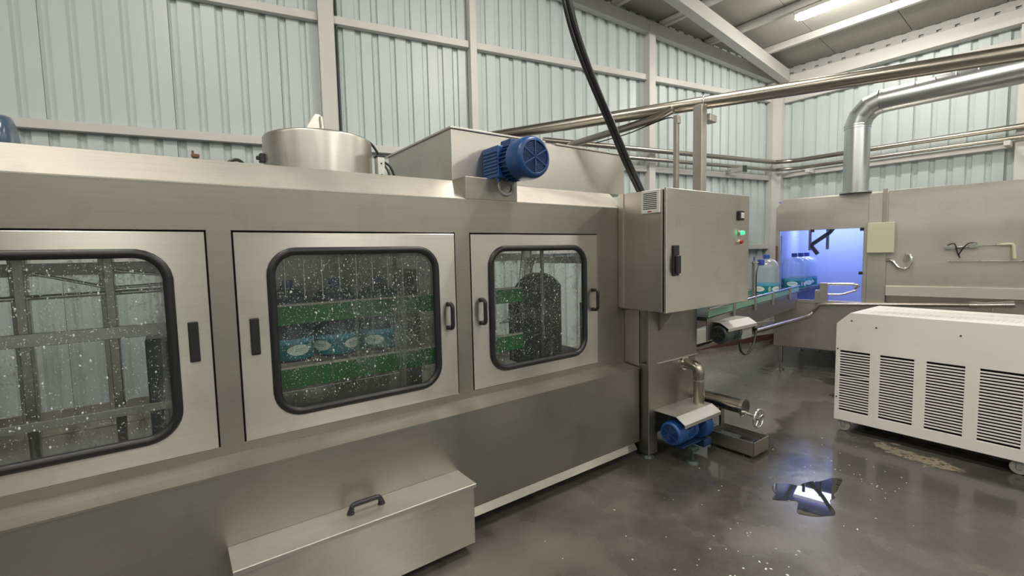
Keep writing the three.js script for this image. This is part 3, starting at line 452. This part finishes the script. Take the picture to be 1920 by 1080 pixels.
// ---------------------------------------------------------------- pump group by the corner post
function motorHood(t, x0, x1, y, zb, zf) { // bent rain cover
  const g = extX([[zb, y], [zf, y], [zf + 0.075, y - 0.045], [zf + 0.075, y - 0.07], [zf + 0.072, y - 0.07], [zf + 0.072, y - 0.047], [zf, y - 0.003], [zb, y - 0.003]], x0, x1);
  return g;
}
{ const t = thing('pump_hood', 'bent steel rain cover over the blue pump motor', 'cover', [3.17, 0.3, -2.07]); wpart('cover_sheet', motorHood(t, 2.94, 3.425, 0.365, -2.184, -1.985), M.steelBright, t); wpart('bracket', box(3.1, 3.13, 0.3, 0.362, -2.183, -2.1, 0.002), M.steelPlain, t); }
{ const t = thing('pump', 'bright blue electric pump under a bent steel rain cover', 'pump', [3.1, 0, -2.03]);
  const g = new THREE.Group(); g.name = 'motor'; t.add(g); g.position.set(0.12, 0.225, 0); g.rotation.y = -Math.PI / 2; g.scale.setScalar(0.78);
  fanMotor(g, 0.118, M.blue, M.blueDark);
  part('terminal_box', box(-0.06, 0.04, 0.21, 0.265, -0.12, -0.02, 0.006).translate(0, 0, 0.09), M.blue, t);
  part('volute', join(lathe([[0.0001, -0.06], [0.1, -0.055], [0.115, -0.03], [0.115, 0.03], [0.1, 0.055], [0.0001, 0.06]], 32).rotateZ(Math.PI / 2).translate(0.2, 0.225, 0)), M.blue, t);
  part('base_foot', join(box(-0.1, 0.2, 0.105, 0.118, -0.07, 0.06, 0.004), box(0.15, 0.25, 0.06, 0.12, -0.06, 0.085, 0.006)), M.blueDark, t);
  part('levelling_foot', join(cyl([-0.02, 0, 0.09], [-0.02, 0.016, 0.09], 0.052, 0.04, 20), cyl([-0.02, 0.016, 0.09], [-0.02, 0.11, 0.09], 0.012, 0.012, 12), box(-0.06, 0.03, 0.085, 0.115, 0.03, 0.12, 0.004)), M.motorDark, t);
}
{ const t = thing('elbow_pipe', 'shiny steel elbow pipe leaving the panel above the pump', 'pipe', [3.33, 0.3, -2.1]);
  wpart('pipe_bend', pipe([[3.335, 0.675, -2.18], [3.335, 0.67, -2.05], [3.345, 0.36, -2.05]], 0.042, 0.1, 20, 12), M.pipe, t); wpart('flange', cyl([3.335, 0.675, -2.186], [3.335, 0.675, -2.168], 0.058, 0.058, 24), M.chrome, t); wpart('clamp_ring', cyl([3.34, 0.55, -2.05], [3.34, 0.562, -2.05], 0.046, 0.046, 24), M.chrome, t); }
{ const t = thing('valve_pipe', 'short steel pipe with a handwheel valve above the drip tray', 'valve', [3.53, 0.2, -1.9]);
  wpart('pipe_run', cyl([3.56, 0.36, -2.17], [3.56, 0.355, -1.8], 0.058, 0.058, 28), M.pipe, t);
  wpart('end_flange', cyl([3.56, 0.355, -1.81], [3.56, 0.355, -1.785], 0.068, 0.066, 28), M.chrome, t);
  wpart('valve_stem', join(cyl([3.56, 0.315, -1.79], [3.545, 0.3, -1.68], 0.011, 0.009, 12), box(3.49, 3.62, 0.29, 0.3, -1.8, -1.78, 0.003)), M.chrome, t);
  const hw = [new THREE.TorusGeometry(0.068, 0.0095, 10, 32), cyl([0, 0, -0.012], [0, 0, 0.014], 0.018, 0.018, 16)]; for (let k = 0; k < 5; k++) hw.push(cyl([0, 0, 0], [0.066 * Math.sin(k * 1.2566), 0.066 * Math.cos(k * 1.2566), 0], 0.006, 0.006, 8));
  const w = part('handwheel', join(hw).rotateY(-0.02), M.chrome, t); w.position.set(3.54 - 3.53, 0.3 - 0.2, -1.675 + 1.9);
  wpart('drain_pipe', pipe([[3.56, 0.33, -1.98], [3.56, 0.15, -1.98]], 0.02), M.pipe, t);
}
{ const t = thing('drip_tray', 'open steel drip tray on the floor under the handwheel valve', 'tray', [3.57, 0, -1.85]);
  const w = 0.004, x0 = 3.455, x1 = 3.69, z0 = -2.04, z1 = -1.665;
  part('tray_base', box(x0, x1, 0.024, 0.03, z0, z1, 0.001).translate(-3.57, 0, 1.85), M.steelPlain, t);
  part('tray_water', box(x0 + w, x1 - w, 0.03, 0.098, z0 + w, z1 - w, 0.001).translate(-3.57, 0, 1.85), M.water, t);
  for (const [a, b, c, d] of [[x0, x0 + w, z0, z1], [x1 - w, x1, z0, z1], [x0, x1, z0, z0 + w], [x0, x1, z1 - w, z1]]) part('tray_side', box(a, b, 0.026, 0.132, c, d, 0.001).translate(-3.57, 0, 1.85), M.steelPlain, t);
  for (const [x, z] of [[x0 + 0.03, z0 + 0.03], [x1 - 0.03, z0 + 0.03], [x0 + 0.03, z1 - 0.03], [x1 - 0.03, z1 - 0.03]]) part('foot', cyl([x - 3.57, 0, z + 1.85], [x - 3.57, 0.026, z + 1.85], 0.014, 0.014, 10), M.motorDark, t);
}

// ---------------------------------------------------------------- conveyor from the washer to the filler
const CA = Math.atan2(0.165, 1);
{ const t = thing('conveyor', 'narrow steel bottle conveyor with green guard strips from washer to filler', 'conveyor', [3.4, 0, -2.235], CA); // local x along the belt, +z towards the viewer
  const L = 4.6;
  part('belt', box(0.12, L, CY - 0.03, CY, -0.14, 0.14, 0.004), M.motorDark, t);
  part('side_plate', box(0.12, 3.0, CY - 0.2, CY - 0.012, 0.143, 0.155, 0.003), M.steelDull, t); part('side_plate', box(0.12, L, CY - 0.2, CY - 0.012, -0.175, -0.163, 0.003), M.steelPlain, t);
  part('guard_strip', box(0.12, 3.06, CY + 0.0, CY + 0.055, 0.156, 0.162, 0.002), M.greenGlass, t, 'translucent green guard strip'); part('guard_strip', box(0.12, L, CY + 0.0, CY + 0.055, -0.182, -0.176, 0.002), M.greenGlass, t, 'translucent green guard strip');
  for (const z of [0.165, -0.19]) part('guide_rail', cyl([0.12, CY + 0.075, z], [3.05, CY + 0.075, z], 0.008, 0.008, 10), M.chrome, t);
  for (const x of [0.7, 1.3, 1.9, 2.6]) part('rail_bracket', join(box(x - 0.015, x + 0.015, CY - 0.06, CY + 0.085, 0.16, 0.178, 0.003)), M.steelPlain, t);
}
{ const t = thing('conveyor_hood', 'bent steel rain cover over the dark conveyor motor', 'cover', [3.9, 0.95, -2.1]); wpart('cover_sheet', extX([[-2.28, 0.985], [-2.06, 0.985], [-1.985, 0.94], [-1.985, 0.915], [-1.988, 0.915], [-1.988, 0.938], [-2.06, 0.982], [-2.28, 0.982]], 3.66, 4.14), M.steelBright, t); wpart('bracket', box(3.85, 3.88, 0.9, 0.982, -2.28, -2.18, 0.002), M.steelPlain, t); }
{ const t = thing('conveyor_motor', 'dark grey conveyor motor hanging under its steel rain cover', 'motor', [3.95, 0.88, -2.07]);
  const g = new THREE.Group(); g.name = 'motor'; t.add(g); g.position.set(0, 0.0, 0); g.rotation.y = -Math.PI / 2; g.scale.setScalar(0.8); fanMotor(g, 0.1, M.motorDark, M.chillerDark);
  part('gearbox', box(-0.02, 0.16, -0.07, 0.06, -0.07, 0.06, 0.012), M.hose, t); part('gland', join(box(0.17, 0.23, -0.03, 0.03, 0.0, 0.05, 0.006), cyl([0.2, 0.0, 0.05], [0.2, 0.0, 0.08], 0.012)), M.blackPlastic, t);
  part('cord', spline([[0.2, 0.0, 0.07], [0.16, -0.08, 0.08], [0.1, -0.16, 0.08], [0.02, -0.2, 0.07], [-0.04, -0.16, 0.06], [-0.04, -0.08, 0.05]], 0.01, 40, 8), M.cable, t); }
{ const t = thing('sensor_post', 'dark sensor bracket reaching over the conveyor towards the bottle', 'bracket', [4.73, 0.98, -2.31]);
  part('arm', join(box(-0.014, 0.014, -0.02, 0.49, -0.014, 0.014, 0.003), box(-0.2, 0.014, -0.03, -0.004, -0.012, 0.012, 0.003)), M.steelPlain, t); part('rod', cyl([-0.03, 0.47, 0], [0.15, 0.47, -0.01], 0.008, 0.008, 10), M.chrome, t);
  part('sensor', join(box(0.13, 0.2, 0.44, 0.5, -0.03, 0.01, 0.005), cyl([0.0, 0.49, 0], [0.0, 0.53, 0], 0.006)), M.capBlue, t); part('wire', spline([[0.13, 0.46, -0.01], [0.07, 0.44, 0.01], [0.025, 0.38, 0.016], [0.02, 0.2, 0.016], [0.02, 0.0, 0.016]], 0.005, 30, 6), M.cable, t); }

// ---------------------------------------------------------------- filling machine
const FA = THREE.MathUtils.degToRad(12.7), FROT = -(Math.PI / 2 - FA);
{ const t = thing('filling_machine', 'large steel filling machine with a blue lit open chamber', 'machine', [6.31, 0, -2.79], FROT); // local x along its front, +z outwards
  const D = -1.65, XE = 3.6;
  { const s = poly([[-0.02, 1.81], [0.02, 1.81], [1.08, 1.81], [1.08, 2.2], [0.06, 2.2], [-0.02, 2.1]]); part('header_panel', ext(s, -0.02, 0, 0.002), M.steelPlain, t); }
  part('left_post', box(-0.02, 0.024, 0.33, 1.81, -0.04, 0.0, 0.003), M.steelPlain, t);
  part('window_frame', (() => { const s = rect(0.024, 0.925, 0.9, 1.855); s.holes.push(rect(0.03, 0.885, 0.94, 1.805, new THREE.Path())); return ext(s, -0.03, 0.004, 0.002); })(), M.steelPlain, t);
  part('chamber_pane', box(0.03, 0.885, 1.12, 1.805, -0.02, -0.019, 0), M.clear, t);
  for (const [x, y] of [[0.38, 1.795], [0.87, 1.79], [0.87, 1.28]]) part('pane_clip', box(x - 0.02, x + 0.02, y - 0.018, y + 0.018, -0.015, 0.012, 0.004), M.blackPlastic, t);
  part('hinge', box(-0.014, 0.006, 1.42, 1.62, 0.0, 0.02, 0.004), M.redBrown, t);
  part('apron', box(-0.02, 0.95, 0.33, 0.9, -0.03, -0.005, 0.003), M.steelPlain, t);
  part('centre_post', box(0.925, 1.1, 0.33, 2.2, -0.04, 0.006, 0.004), M.steelPlain, t);
  part('post_cap', box(1.05, 1.09, 1.86, 2.235, -0.03, 0.012, 0.003), M.steelDull, t);
  part('main_panel', box(1.1, XE, 1.03, 2.215, -0.03, -0.012, 0.003), M.steelPlain, t);
  part('beam', box(1.1, XE, 1.028, 1.14, -0.012, 0.035, 0.004), M.steel, t);
  part('lower_panel', box(1.1, XE, 0.33, 1.02, -0.16, -0.14, 0.003), M.steelPlain, t);
  part('roof_plate', box(0.06, XE, 2.195, 2.21, D, -0.02, 0.002), M.steelPlain, t);
  part('end_plate', box(XE - 0.02, XE, 0.33, 2.2, D, -0.02, 0.002), M.steelPlain, t);
  part('bottom_plate', box(-0.02, XE, 0.32, 0.335, D, -0.03, 0.002), M.steelPlain, t);
  // filling chamber
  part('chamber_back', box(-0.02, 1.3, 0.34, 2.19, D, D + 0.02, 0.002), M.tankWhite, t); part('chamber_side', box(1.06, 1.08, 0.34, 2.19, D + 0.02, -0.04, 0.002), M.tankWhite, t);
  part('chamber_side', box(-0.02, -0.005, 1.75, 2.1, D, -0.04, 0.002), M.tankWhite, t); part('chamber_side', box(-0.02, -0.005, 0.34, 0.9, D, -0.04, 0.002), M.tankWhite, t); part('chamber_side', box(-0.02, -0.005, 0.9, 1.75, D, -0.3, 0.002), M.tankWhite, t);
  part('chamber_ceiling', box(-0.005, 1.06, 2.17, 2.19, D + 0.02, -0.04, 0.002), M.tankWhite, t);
  part('filler_arm', pipe([[0.62, 1.98, -0.55], [0.5, 1.78, -0.52], [0.28, 1.62, -0.6], [0.36, 1.5, -0.62]], 0.026, 0.03, 12, 4), M.motorDark, t);
  part('filling_nozzle', join(cyl([0.25, 1.55, -0.75], [0.25, 1.9, -0.75], 0.02, 0.02, 12), cyl([0.45, 1.56, -0.75], [0.45, 1.9, -0.75], 0.02, 0.02, 12)), M.pipe, t);
  part('chamber_lamp', box(0.08, 0.98, 2.1, 2.14, -1.35, -1.0, 0.01), M.blueLamp, t);
  const l = new THREE.RectAreaLight(new THREE.Color(0.84, 0.84, 1), 10, 0.88, 0.33); l.position.set(0.53, 2.095, -1.175); l.rotation.x = -Math.PI / 2; l.castShadow = true; t.add(l);
  // outfeed guide arm on a block in the opening
  part('guide_block', join(box(0.48, 0.56, 0.92, 1.16, 0.006, 0.07, 0.005), box(0.43, 0.5, 0.91, 1.07, 0.01, 0.06, 0.004)), M.steelPlain, t);
  part('guide_arm', join(pipe([[0.55, 1.145, 0.05], [0.82, 1.15, 0.05], [0.86, 1.13, 0.03], [0.82, 1.1, 0.0]], 0.018, 0.04, 12, 6), pipe([[0.56, 1.02, 0.03], [0.7, 1.02, 0.03], [0.84, 1.08, 0.01]], 0.012, 0.05)), M.chrome, t);
  // front fittings
  part('switch_box', box(0.925, 1.165, 1.515, 1.855, 0.006, 0.1, 0.006), M.beige, t, 'beige plastic switch box');
  part('hose_neck', join(pipe([[1.1, 1.43, 0.01], [1.15, 1.43, 0.03], [1.2, 1.35, 0.04], [1.28, 1.33, 0.04], [1.32, 1.42, 0.04], [1.3, 1.49, 0.03]], 0.018, 0.03, 12, 5), pipe([[1.26, 1.41, 0.03], [1.27, 1.5, 0.03]], 0.012)), M.chrome, t);
  part('air_cylinder', join(box(1.58, 1.66, 1.54, 1.58, 0.0, 0.045, 0.005), cyl([1.65, 1.562, 0.022], [1.82, 1.57, 0.022], 0.02, 0.02, 16), box(1.76, 1.83, 1.55, 1.6, 0.0, 0.045, 0.005)), M.chrome, t);
  part('piston_rod', cyl([1.82, 1.57, 0.022], [2.02, 1.585, 0.022], 0.006, 0.006, 8), M.chrome, t); part('rod_end', pipe([[1.99, 1.58, 0.02], [2.08, 1.585, 0.02], [2.09, 1.44, 0.02]], 0.014, 0.03), M.beige, t);
  part('air_hose', join(spline([[1.6, 1.585, 0.03], [1.65, 1.6, 0.04], [1.68, 1.5, 0.04], [1.7, 1.45, 0.03]], 0.006, 24, 6), spline([[1.82, 1.6, 0.03], [1.76, 1.6, 0.05], [1.7, 1.51, 0.05], [1.69, 1.47, 0.03]], 0.006, 24, 6)), M.cable, t);
  part('guide_bar', cyl([1.61, 1.415, 0.03], [XE - 0.1, 1.415, 0.03], 0.008, 0.008, 10), M.chrome, t);
  for (const x of [0.05, 1.5, 3.0]) for (const z of [-0.06, -1.55]) part('leg', join(cyl([x, 0.13, z], [x, 0.335, z], 0.03, 0.03, 18), cyl([x, 0.1, z], [x, 0.13, z], 0.022, 0.03, 18), cyl([x, 0.014, z], [x, 0.1, z], 0.009, 0.009, 10), cyl([x, 0, z], [x, 0.016, z], 0.05, 0.036, 20)), M.pipe, t);
}
{ // product line from the washer to the filler front
  const t = thing('product_pipe', 'thin steel product pipe from the washer to the filler front, ending in a nozzle', 'pipe', [6.33, 0.7, -2.39]);
  const f = (s, y, o) => [6.31 + Math.sin(FA) * s - Math.cos(FA) * o, y, -2.79 + Math.cos(FA) * s + Math.sin(FA) * o];
  wpart('pipe_run', pipe([[3.48, 0.752, -2.245], f(0.4, 0.752, 0.11), f(0.46, 0.9, 0.11), f(1.8, 0.965, 0.11)], 0.024, 0.05, 14, 6), M.pipe, t);
  wpart('nozzle', join(cyl(f(1.78, 0.965, 0.11), f(1.84, 0.967, 0.11), 0.036, 0.036, 16), cyl(f(1.84, 0.967, 0.11), f(2.1, 0.985, 0.11), 0.028, 0.036, 16), cyl(f(1.95, 0.975, 0.11), f(1.95, 0.9, 0.11), 0.012, 0.012, 10)), M.chrome, t);
  for (const s of [0.7, 1.5]) wpart('support', cyl(f(s, 0.91 + (s - 0.46) * 0.05, 0.1), f(s, 0.91 + (s - 0.46) * 0.05, -0.02), 0.009, 0.009, 8), M.pipe, t);
}
// galvanized duct from the filler roof
{ const t = thing('air_duct', 'silver galvanized air duct rising from the filler and turning along the wall', 'duct', [6.5, 2.215, -2.02]);
  const R = 0.125; wpart('riser', cyl([6.5, 2.212, -2.02], [6.5, 2.985, -2.02], R, R, 32), M.galv, t);
  const pts = [[2.98, -2.02], [3.08, -1.985], [3.165, -1.905], [3.2, -1.8]];
  const P = [[2.0, -2.02], ...pts, [3.2, -1]].map(([y, z]) => V(6.5, y, z)), gore = (k) => { // one mitred gore between the bisecting planes at its ends
    const a = P[k], b = P[k + 1], d = b.clone().sub(a).normalize(), nA = d.clone().add(a.clone().sub(P[k - 1]).normalize()), nB = d.clone().add(P[k + 2].clone().sub(b).normalize()), e1 = V(1, 0, 0), e2 = d.clone().cross(e1), pos = [], nor = [], N = 36;
    const at = (t, c, n) => { const o = e1.clone().multiplyScalar(R * Math.cos(t)).addScaledVector(e2, R * Math.sin(t)); return c.clone().add(o).addScaledVector(d, -o.dot(n) / d.dot(n)); };
    for (let i = 0; i < N; i++) { const t0 = (i / N) * 6.283185, t1 = ((i + 1) / N) * 6.283185, q = [at(t0, a, nA), at(t1, a, nA), at(t1, b, nB), at(t0, a, nA), at(t1, b, nB), at(t0, b, nB)], m = [t0, t1, t1, t0, t1, t0]; q.forEach((v, j) => { pos.push(v.x, v.y, v.z); const o = e1.clone().multiplyScalar(Math.cos(m[j])).addScaledVector(e2, Math.sin(m[j])); nor.push(o.x, o.y, o.z); }); }
    const g = new THREE.BufferGeometry(); g.setAttribute('position', new THREE.Float32BufferAttribute(pos, 3)); g.setAttribute('normal', new THREE.Float32BufferAttribute(nor, 3)); return g; };
  for (let k = 1; k <= 3; k++) wpart('elbow_segment', gore(k), M.galv, t);
  wpart('run', cyl([6.5, 3.2, -1.8], [6.5, 3.2, 2.2], R, R, 32), M.galv, t);
  for (const y of [2.955, 2.985]) wpart('collar', cyl([6.5, y - 0.008, -2.02], [6.5, y + 0.008, -2.02], R + 0.005, R + 0.005, 32), M.galv, t);
  wpart('collar', cyl([6.5, 3.2, -1.8], [6.5, 3.2, -1.775], R + 0.005, R + 0.005, 32), M.galv, t);
  for (let k = 0; k < 9; k++) wpart('seam_tab', box(6.5 - R * 0.86, 6.5 - R * 0.6, 3.2 + R * 0.55, 3.2 + R * 0.84, -1.5 + k * 0.16, -1.492 + k * 0.16, 0.002), M.chrome, t);
  wpart('flange', cyl([6.5, 2.2105, -2.02], [6.5, 2.225, -2.02], R + 0.03, R + 0.03, 32), M.galv, t);
}
// overhead pipe and its supports
{ const t = thing('overhead_pipe', 'long steel pipe crossing overhead from behind the hood to the near side', 'pipe', [3.6, 2.75, -2.19]); wpart('pipe_run', cyl([2.4, 2.8, -4.72], [5.6, 2.8, 1.9], 0.052, 0.052, 24), M.pipe, t);
  wpart('u_bolt', join(new THREE.TorusGeometry(0.058, 0.006, 8, 24).rotateY(0.45).translate(3.607, 2.8, -2.19), cyl([3.607, 2.74, -2.19], [3.607, 2.66, -2.19], 0.006, 0.006, 8)), M.chrome, t); }
{ const t = thing('pipe_post', 'square steel post with a small bracket box carrying the overhead pipe', 'post', [3.56, 2.03, -2.19]); part('upright', box(-0.045, 0.03, 0, 0.735, -0.04, 0.04, 0.004), M.steelPlain, t); part('bracket_box', box(0.03, 0.13, 0.62, 0.68, -0.03, 0.05, 0.005).rotateZ(-0.05), M.steelBright, t); part('base_plate', box(-0.08, 0.08, 0, 0.008, -0.07, 0.07, 0.002), M.steelPlain, t); }
{ const t = thing('pipe_post', 'thin steel post rising behind the cabinet to the branch pipe', 'post', [3.42, 2.03, -2.32]); part('upright', box(-0.018, 0.018, 0, 0.67, -0.018, 0.018, 0.003), M.steelPlain, t); part('cap', box(-0.02, 0.02, 0.6, 0.66, 0.018, 0.03, 0.002), M.steelBright, t); part('base_plate', box(-0.05, 0.05, 0, 0.006, -0.05, 0.05, 0.002), M.steelPlain, t); }
{ const t = thing('branch_pipe', 'thinner steel branch pipe joining the overhead pipe behind the cables', 'pipe', [3.4, 2.65, -3]); wpart('pipe_run', pipe([[3.4, 2.2, -3.72], [3.4, 2.7, -3.62], [3.4, 2.715, -2.5], [3.43, 2.76, -2.36]], 0.033, 0.1, 16, 6), M.pipe, t); wpart('thin_line', spline([[3.4, 2.65, -3.2], [3.4, 2.655, -2.8], [3.41, 2.69, -2.36], [3.42, 2.66, -2.31]], 0.005, 30, 6), M.cable, t); }
solid('conduit', pipe([onBack(-7.235, 0.0, 0.03).toArray(), onBack(-7.235, 4.35, 0.03).toArray()], 0.014), M.motorDark, 'thin dark conduit running up beside the first white wall column', 'pipe');
// pair of pipes along both walls
for (const [y, r, l] of [[3.04, 0.036, 'upper steel pipe of the pair running along both walls'], [2.91, 0.028, 'lower steel pipe of the pair running along both walls']]) {
  const a = onBack(-4.8, y, 0.2), c = BACK0.clone().addScaledVector(BU, -0.2).addScaledVector(BN, 0.2).setY(y), e = BACK0.clone().addScaledVector(RU, 0.25).addScaledVector(RN, 0.2).setY(y), f = BACK0.clone().addScaledVector(RU, 9).addScaledVector(RN, 0.2).setY(y - 0.03);
  solid('wall_pipe', pipe([a, c, e, f].map((q) => q.toArray()), r, 0.08, 14, 6), M.pipe, l, 'pipe');
}
{ const mk = (p, dir, l) => { const t = thing('pipe_bracket', l, 'bracket', p.toArray(), Math.atan2(-dir.z, dir.x)); part('arm', box(-0.03, 0.03, -0.03, 0.03, -0.2, 0.2, 0.004), M.white, t); part('end_plate', box(-0.045, 0.045, -0.05, 0.05, 0.195, 0.205, 0.002), M.motorDark, t); return t; };
  mk(onBack(-1.3, 2.845, 0.2), BU, 'white angle bracket under the wall pipes on the back wall');
  for (const [s, l] of [[0.62, 'small bracket under the wall pipes near the hall corner'], [2.84, 'small dark ended bracket under the wall pipes beside the right column']]) mk(BACK0.clone().addScaledVector(RU, s).addScaledVector(RN, 0.14).setY(2.83), RU.clone().negate(), l); }
// low boards and pipe by the back wall
{ const m = new THREE.Group(); const bw = [[-1.75, -0.02], [-3.5, -1.78], [-5.2, -3.53]]; void m;
  bw.forEach(([a, b], i) => { const t = thing('wall_board', ['pale board standing against the back wall foot by the corner', 'pale board against the back wall foot behind the conveyor motor', 'pale board against the back wall foot behind the washer end'][i], 'board', onBack((a + b) / 2, 0.1, 0.17).toArray(), -BA); const h = (b - a) / 2; part('board_sheet', box(-h, h, 0, 0.225, -0.015, 0.015, 0.003), M.board, t); part('edge_strip', box(-h, h, 0, 0.012, 0.0155, 0.02, 0.001), M.white, t); });
  const k = struct('baseboard_back', box(-9, -0.1, 0, 0.1, 0.01, 0.2, 0.004), M.redBrown); k.position.copy(BACK0); wallFrame(k, BU); }
solid('floor_pipe', pipe([[8.62, 0.345, -3.66], [7.3, 0.345, -3.435]], 0.055, 0.12, 18), M.lilac, 'grey violet pipe lying low in front of the pale board', 'pipe');

// ---------------------------------------------------------------- chiller unit on casters
{ const t = thing('chiller', 'white wheeled cooling unit with four slotted vents facing the washer', 'chiller', [4.94, 0, -0.8]);
  const X = 4.587 - 4.94, XB = 0.36, z0 = -1.53 + 0.8, z1 = 0.42 + 0.8, y0 = 0.1, y1 = 1.037, ch = 0.1;
  const vents = [[-1.498, -1.286], [-1.219, -1.004], [-0.932, -0.718], [-0.641, -0.427], [-0.35, -0.136], [-0.06, 0.154]];
  { // front sheet, cut for the vents: drawn in (z, y), then turned to face -x
    const s = poly([[z0, y0], [z1, y0], [z1, y1 - ch], [z1 - ch, y1], [z0 + ch, y1], [z0, y1 - ch]]);
    for (const [a, b] of vents) s.holes.push(rect(a + 0.8, b + 0.8, 0.186, 0.71, new THREE.Path()));
    const g = ext(s, 0, 0.018, 0.002); g.rotateY(-Math.PI / 2); g.translate(X + 0.018, 0, 0); part('front_panel', g, M.chiller, t); }
  vents.forEach(([a, b], i) => { const v = part('vent', box(X + 0.05, X + 0.06, 0.18, 0.716, a + 0.79, b + 0.81, 0.001), M.chillerDark, t); const n = 23, p = 0.524 / n;
    const sl = clean(extX([[0, 0], [0.004, 0], [0.004, 0.0125], [0, 0.0125]], 0, 1)); void sl;
    const gs = clean(new RoundedBoxGeometry(0.008, p * 0.5, b - a + 0.006, 1, 0.002));
    for (let k = 0; k < n - 1; k++) { const m = new THREE.Mesh(gs, M.chiller); m.name = 'slat'; m.castShadow = m.receiveShadow = true; m.position.set(X + 0.006, 0.186 + (k + 1) * p, (a + b) / 2 + 0.8); if (i === 0 && k === 12) m.rotation.x = -0.045; if (i === 0 && k === 13) m.rotation.x = 0.03; v.add(m); } });
  const top = [[z0 + ch, y1], [z1 - ch, y1]];
  part('top_panel', box(X + 0.012, XB, y1 - 0.012, y1, top[0][0], top[1][0], 0.003), M.chiller, t);
  const sl = []; for (const x of [0.17, 0.25, 0.5]) for (let k = 0; k < 46; k++) sl.push(box(X + x, X + x + 0.012, y1 - 0.004, y1 + 0.0012, z0 + 0.28 + k * 0.034, z0 + 0.303 + k * 0.034, 0)); part('air_slots', join(sl), M.chillerDark, t).userData.kind = 'stuff';
  for (const x of [0.14, 0.22, 0.47]) part('top_rib', box(X + x, X + x + 0.012, y1, y1 + 0.004, z0 + 0.2, z1 - 0.15, 0.001), M.chiller, t);
  const slant = (za, zb) => ext(poly([[za, y1 - ch], [zb, y1], [zb + (zb > za ? 0.004 : -0.004), y1 - 0.01], [za + (zb > za ? 0.01 : -0.01), y1 - ch]]), 0, XB - X - 0.012).rotateY(-Math.PI / 2).translate(XB, 0, 0);
  part('corner_panel', slant(z0, z0 + ch), M.chiller, t); part('corner_panel', slant(z1, z1 - ch), M.chiller, t);
  part('side_panel', box(X + 0.018, XB, y0, y1 - ch, z0, z0 + 0.012, 0.002), M.chiller, t); part('side_panel', box(X + 0.018, XB, y0, y1 - ch, z1 - 0.012, z1, 0.002), M.chiller, t);
  part('back_panel', box(XB - 0.012, XB, y0, y1 - 0.013, z0 + 0.1, z1 - 0.1, 0.002), M.chiller, t); part('base_plate', box(X + 0.018, XB, y0, y0 + 0.012, z0 + 0.01, z1 - 0.01, 0.002), M.chillerDark, t);
  for (const [y, z] of [[0.93, -1.25], [0.93, -0.75], [0.72, -1.515], [0.3, -1.515], [0.97, -1.42]]) part('screw', cyl([X - 0.003, y, z + 0.8], [X + 0.002, y, z + 0.8], 0.006, 0.007, 10), M.motorDark, t);
  for (const [x, z] of [[X + 0.05, -1.47 + 0.8], [X + 0.05, -0.43 + 0.8], [X + 0.05, 0.3 + 0.8], [XB - 0.06, -1.47 + 0.8], [XB - 0.06, 0.3 + 0.8]]) {
    const c = part('caster', join(lathe([[0.02, -0.014], [0.046, -0.014], [0.05, -0.009], [0.05, 0.009], [0.046, 0.014], [0.02, 0.014]], 28).rotateZ(Math.PI / 2).translate(x, 0.05, z), lathe([[0.0001, -0.016], [0.018, -0.016], [0.02, -0.01], [0.02, 0.01], [0.018, 0.016], [0.0001, 0.016]], 20).rotateZ(Math.PI / 2).translate(x, 0.05, z)), M.caster, t);
    part('caster_fork', join(box(x - 0.024, x - 0.019, 0.035, 0.1, z - 0.013, z + 0.013, 0.002), box(x + 0.019, x + 0.024, 0.035, 0.1, z - 0.013, z + 0.013, 0.002), box(x - 0.026, x + 0.026, 0.094, 0.1, z - 0.026, z + 0.026, 0.001)), M.hose, c); }
}

// ---------------------------------------------------------------- water on the floor
{ const s = new THREE.Shape(), r = rng(5), c = [3.24, -1.2]; const pts = []; for (let k = 0; k < 26; k++) { const a = (k / 26) * Math.PI * 2, q = 1 + 0.3 * Math.sin(a * 3 + 1) + 0.22 * (r() - 0.5) + 0.12 * Math.sin(a * 7); pts.push(new THREE.Vector2(c[0] + Math.cos(a) * 0.27 * q, -(c[1] + Math.sin(a) * 0.15 * q))); }
  s.setFromPoints(new THREE.SplineCurve([...pts, pts[0]]).getPoints(120)); const g = ext(s, 0, 0.0025, 0.001, 4).rotateX(-Math.PI / 2).translate(0, 0.0002, 0); solid('puddle', g, M.water, 'small clear puddle mirroring the filling chamber on the wet floor', 'puddle'); }
{ const r = rng(19), n = 95, im = new THREE.InstancedMesh(new THREE.SphereGeometry(1, 8, 5), M.foam, n), m4 = new THREE.Matrix4();
  for (let k = 0; k < n; k++) { let x, z; const c = r(); if (c < 0.3) { x = 1.9 + r() * 0.7; z = -0.9 - r() * 0.45; } else if (c < 0.6) { x = 3.2 + r() * 0.9; z = -1.35 + r() * 0.5; } else { x = 1.4 + r() * 3; z = -1.9 + r() * 1.3; } const q = 0.0025 + 0.0035 * r() * r(); m4.makeRotationY(r() * 3).scale(V(q * (1 + r()), q * 0.4, q)).setPosition(x, 0.001, z); im.setMatrixAt(k, m4); }
  im.name = numbered('foam_drops'); scene.add(im); tag(im, 'scattered white foam drops on the wet concrete floor', 'foam', undefined, 'stuff'); }

renderer.render(scene, camera);
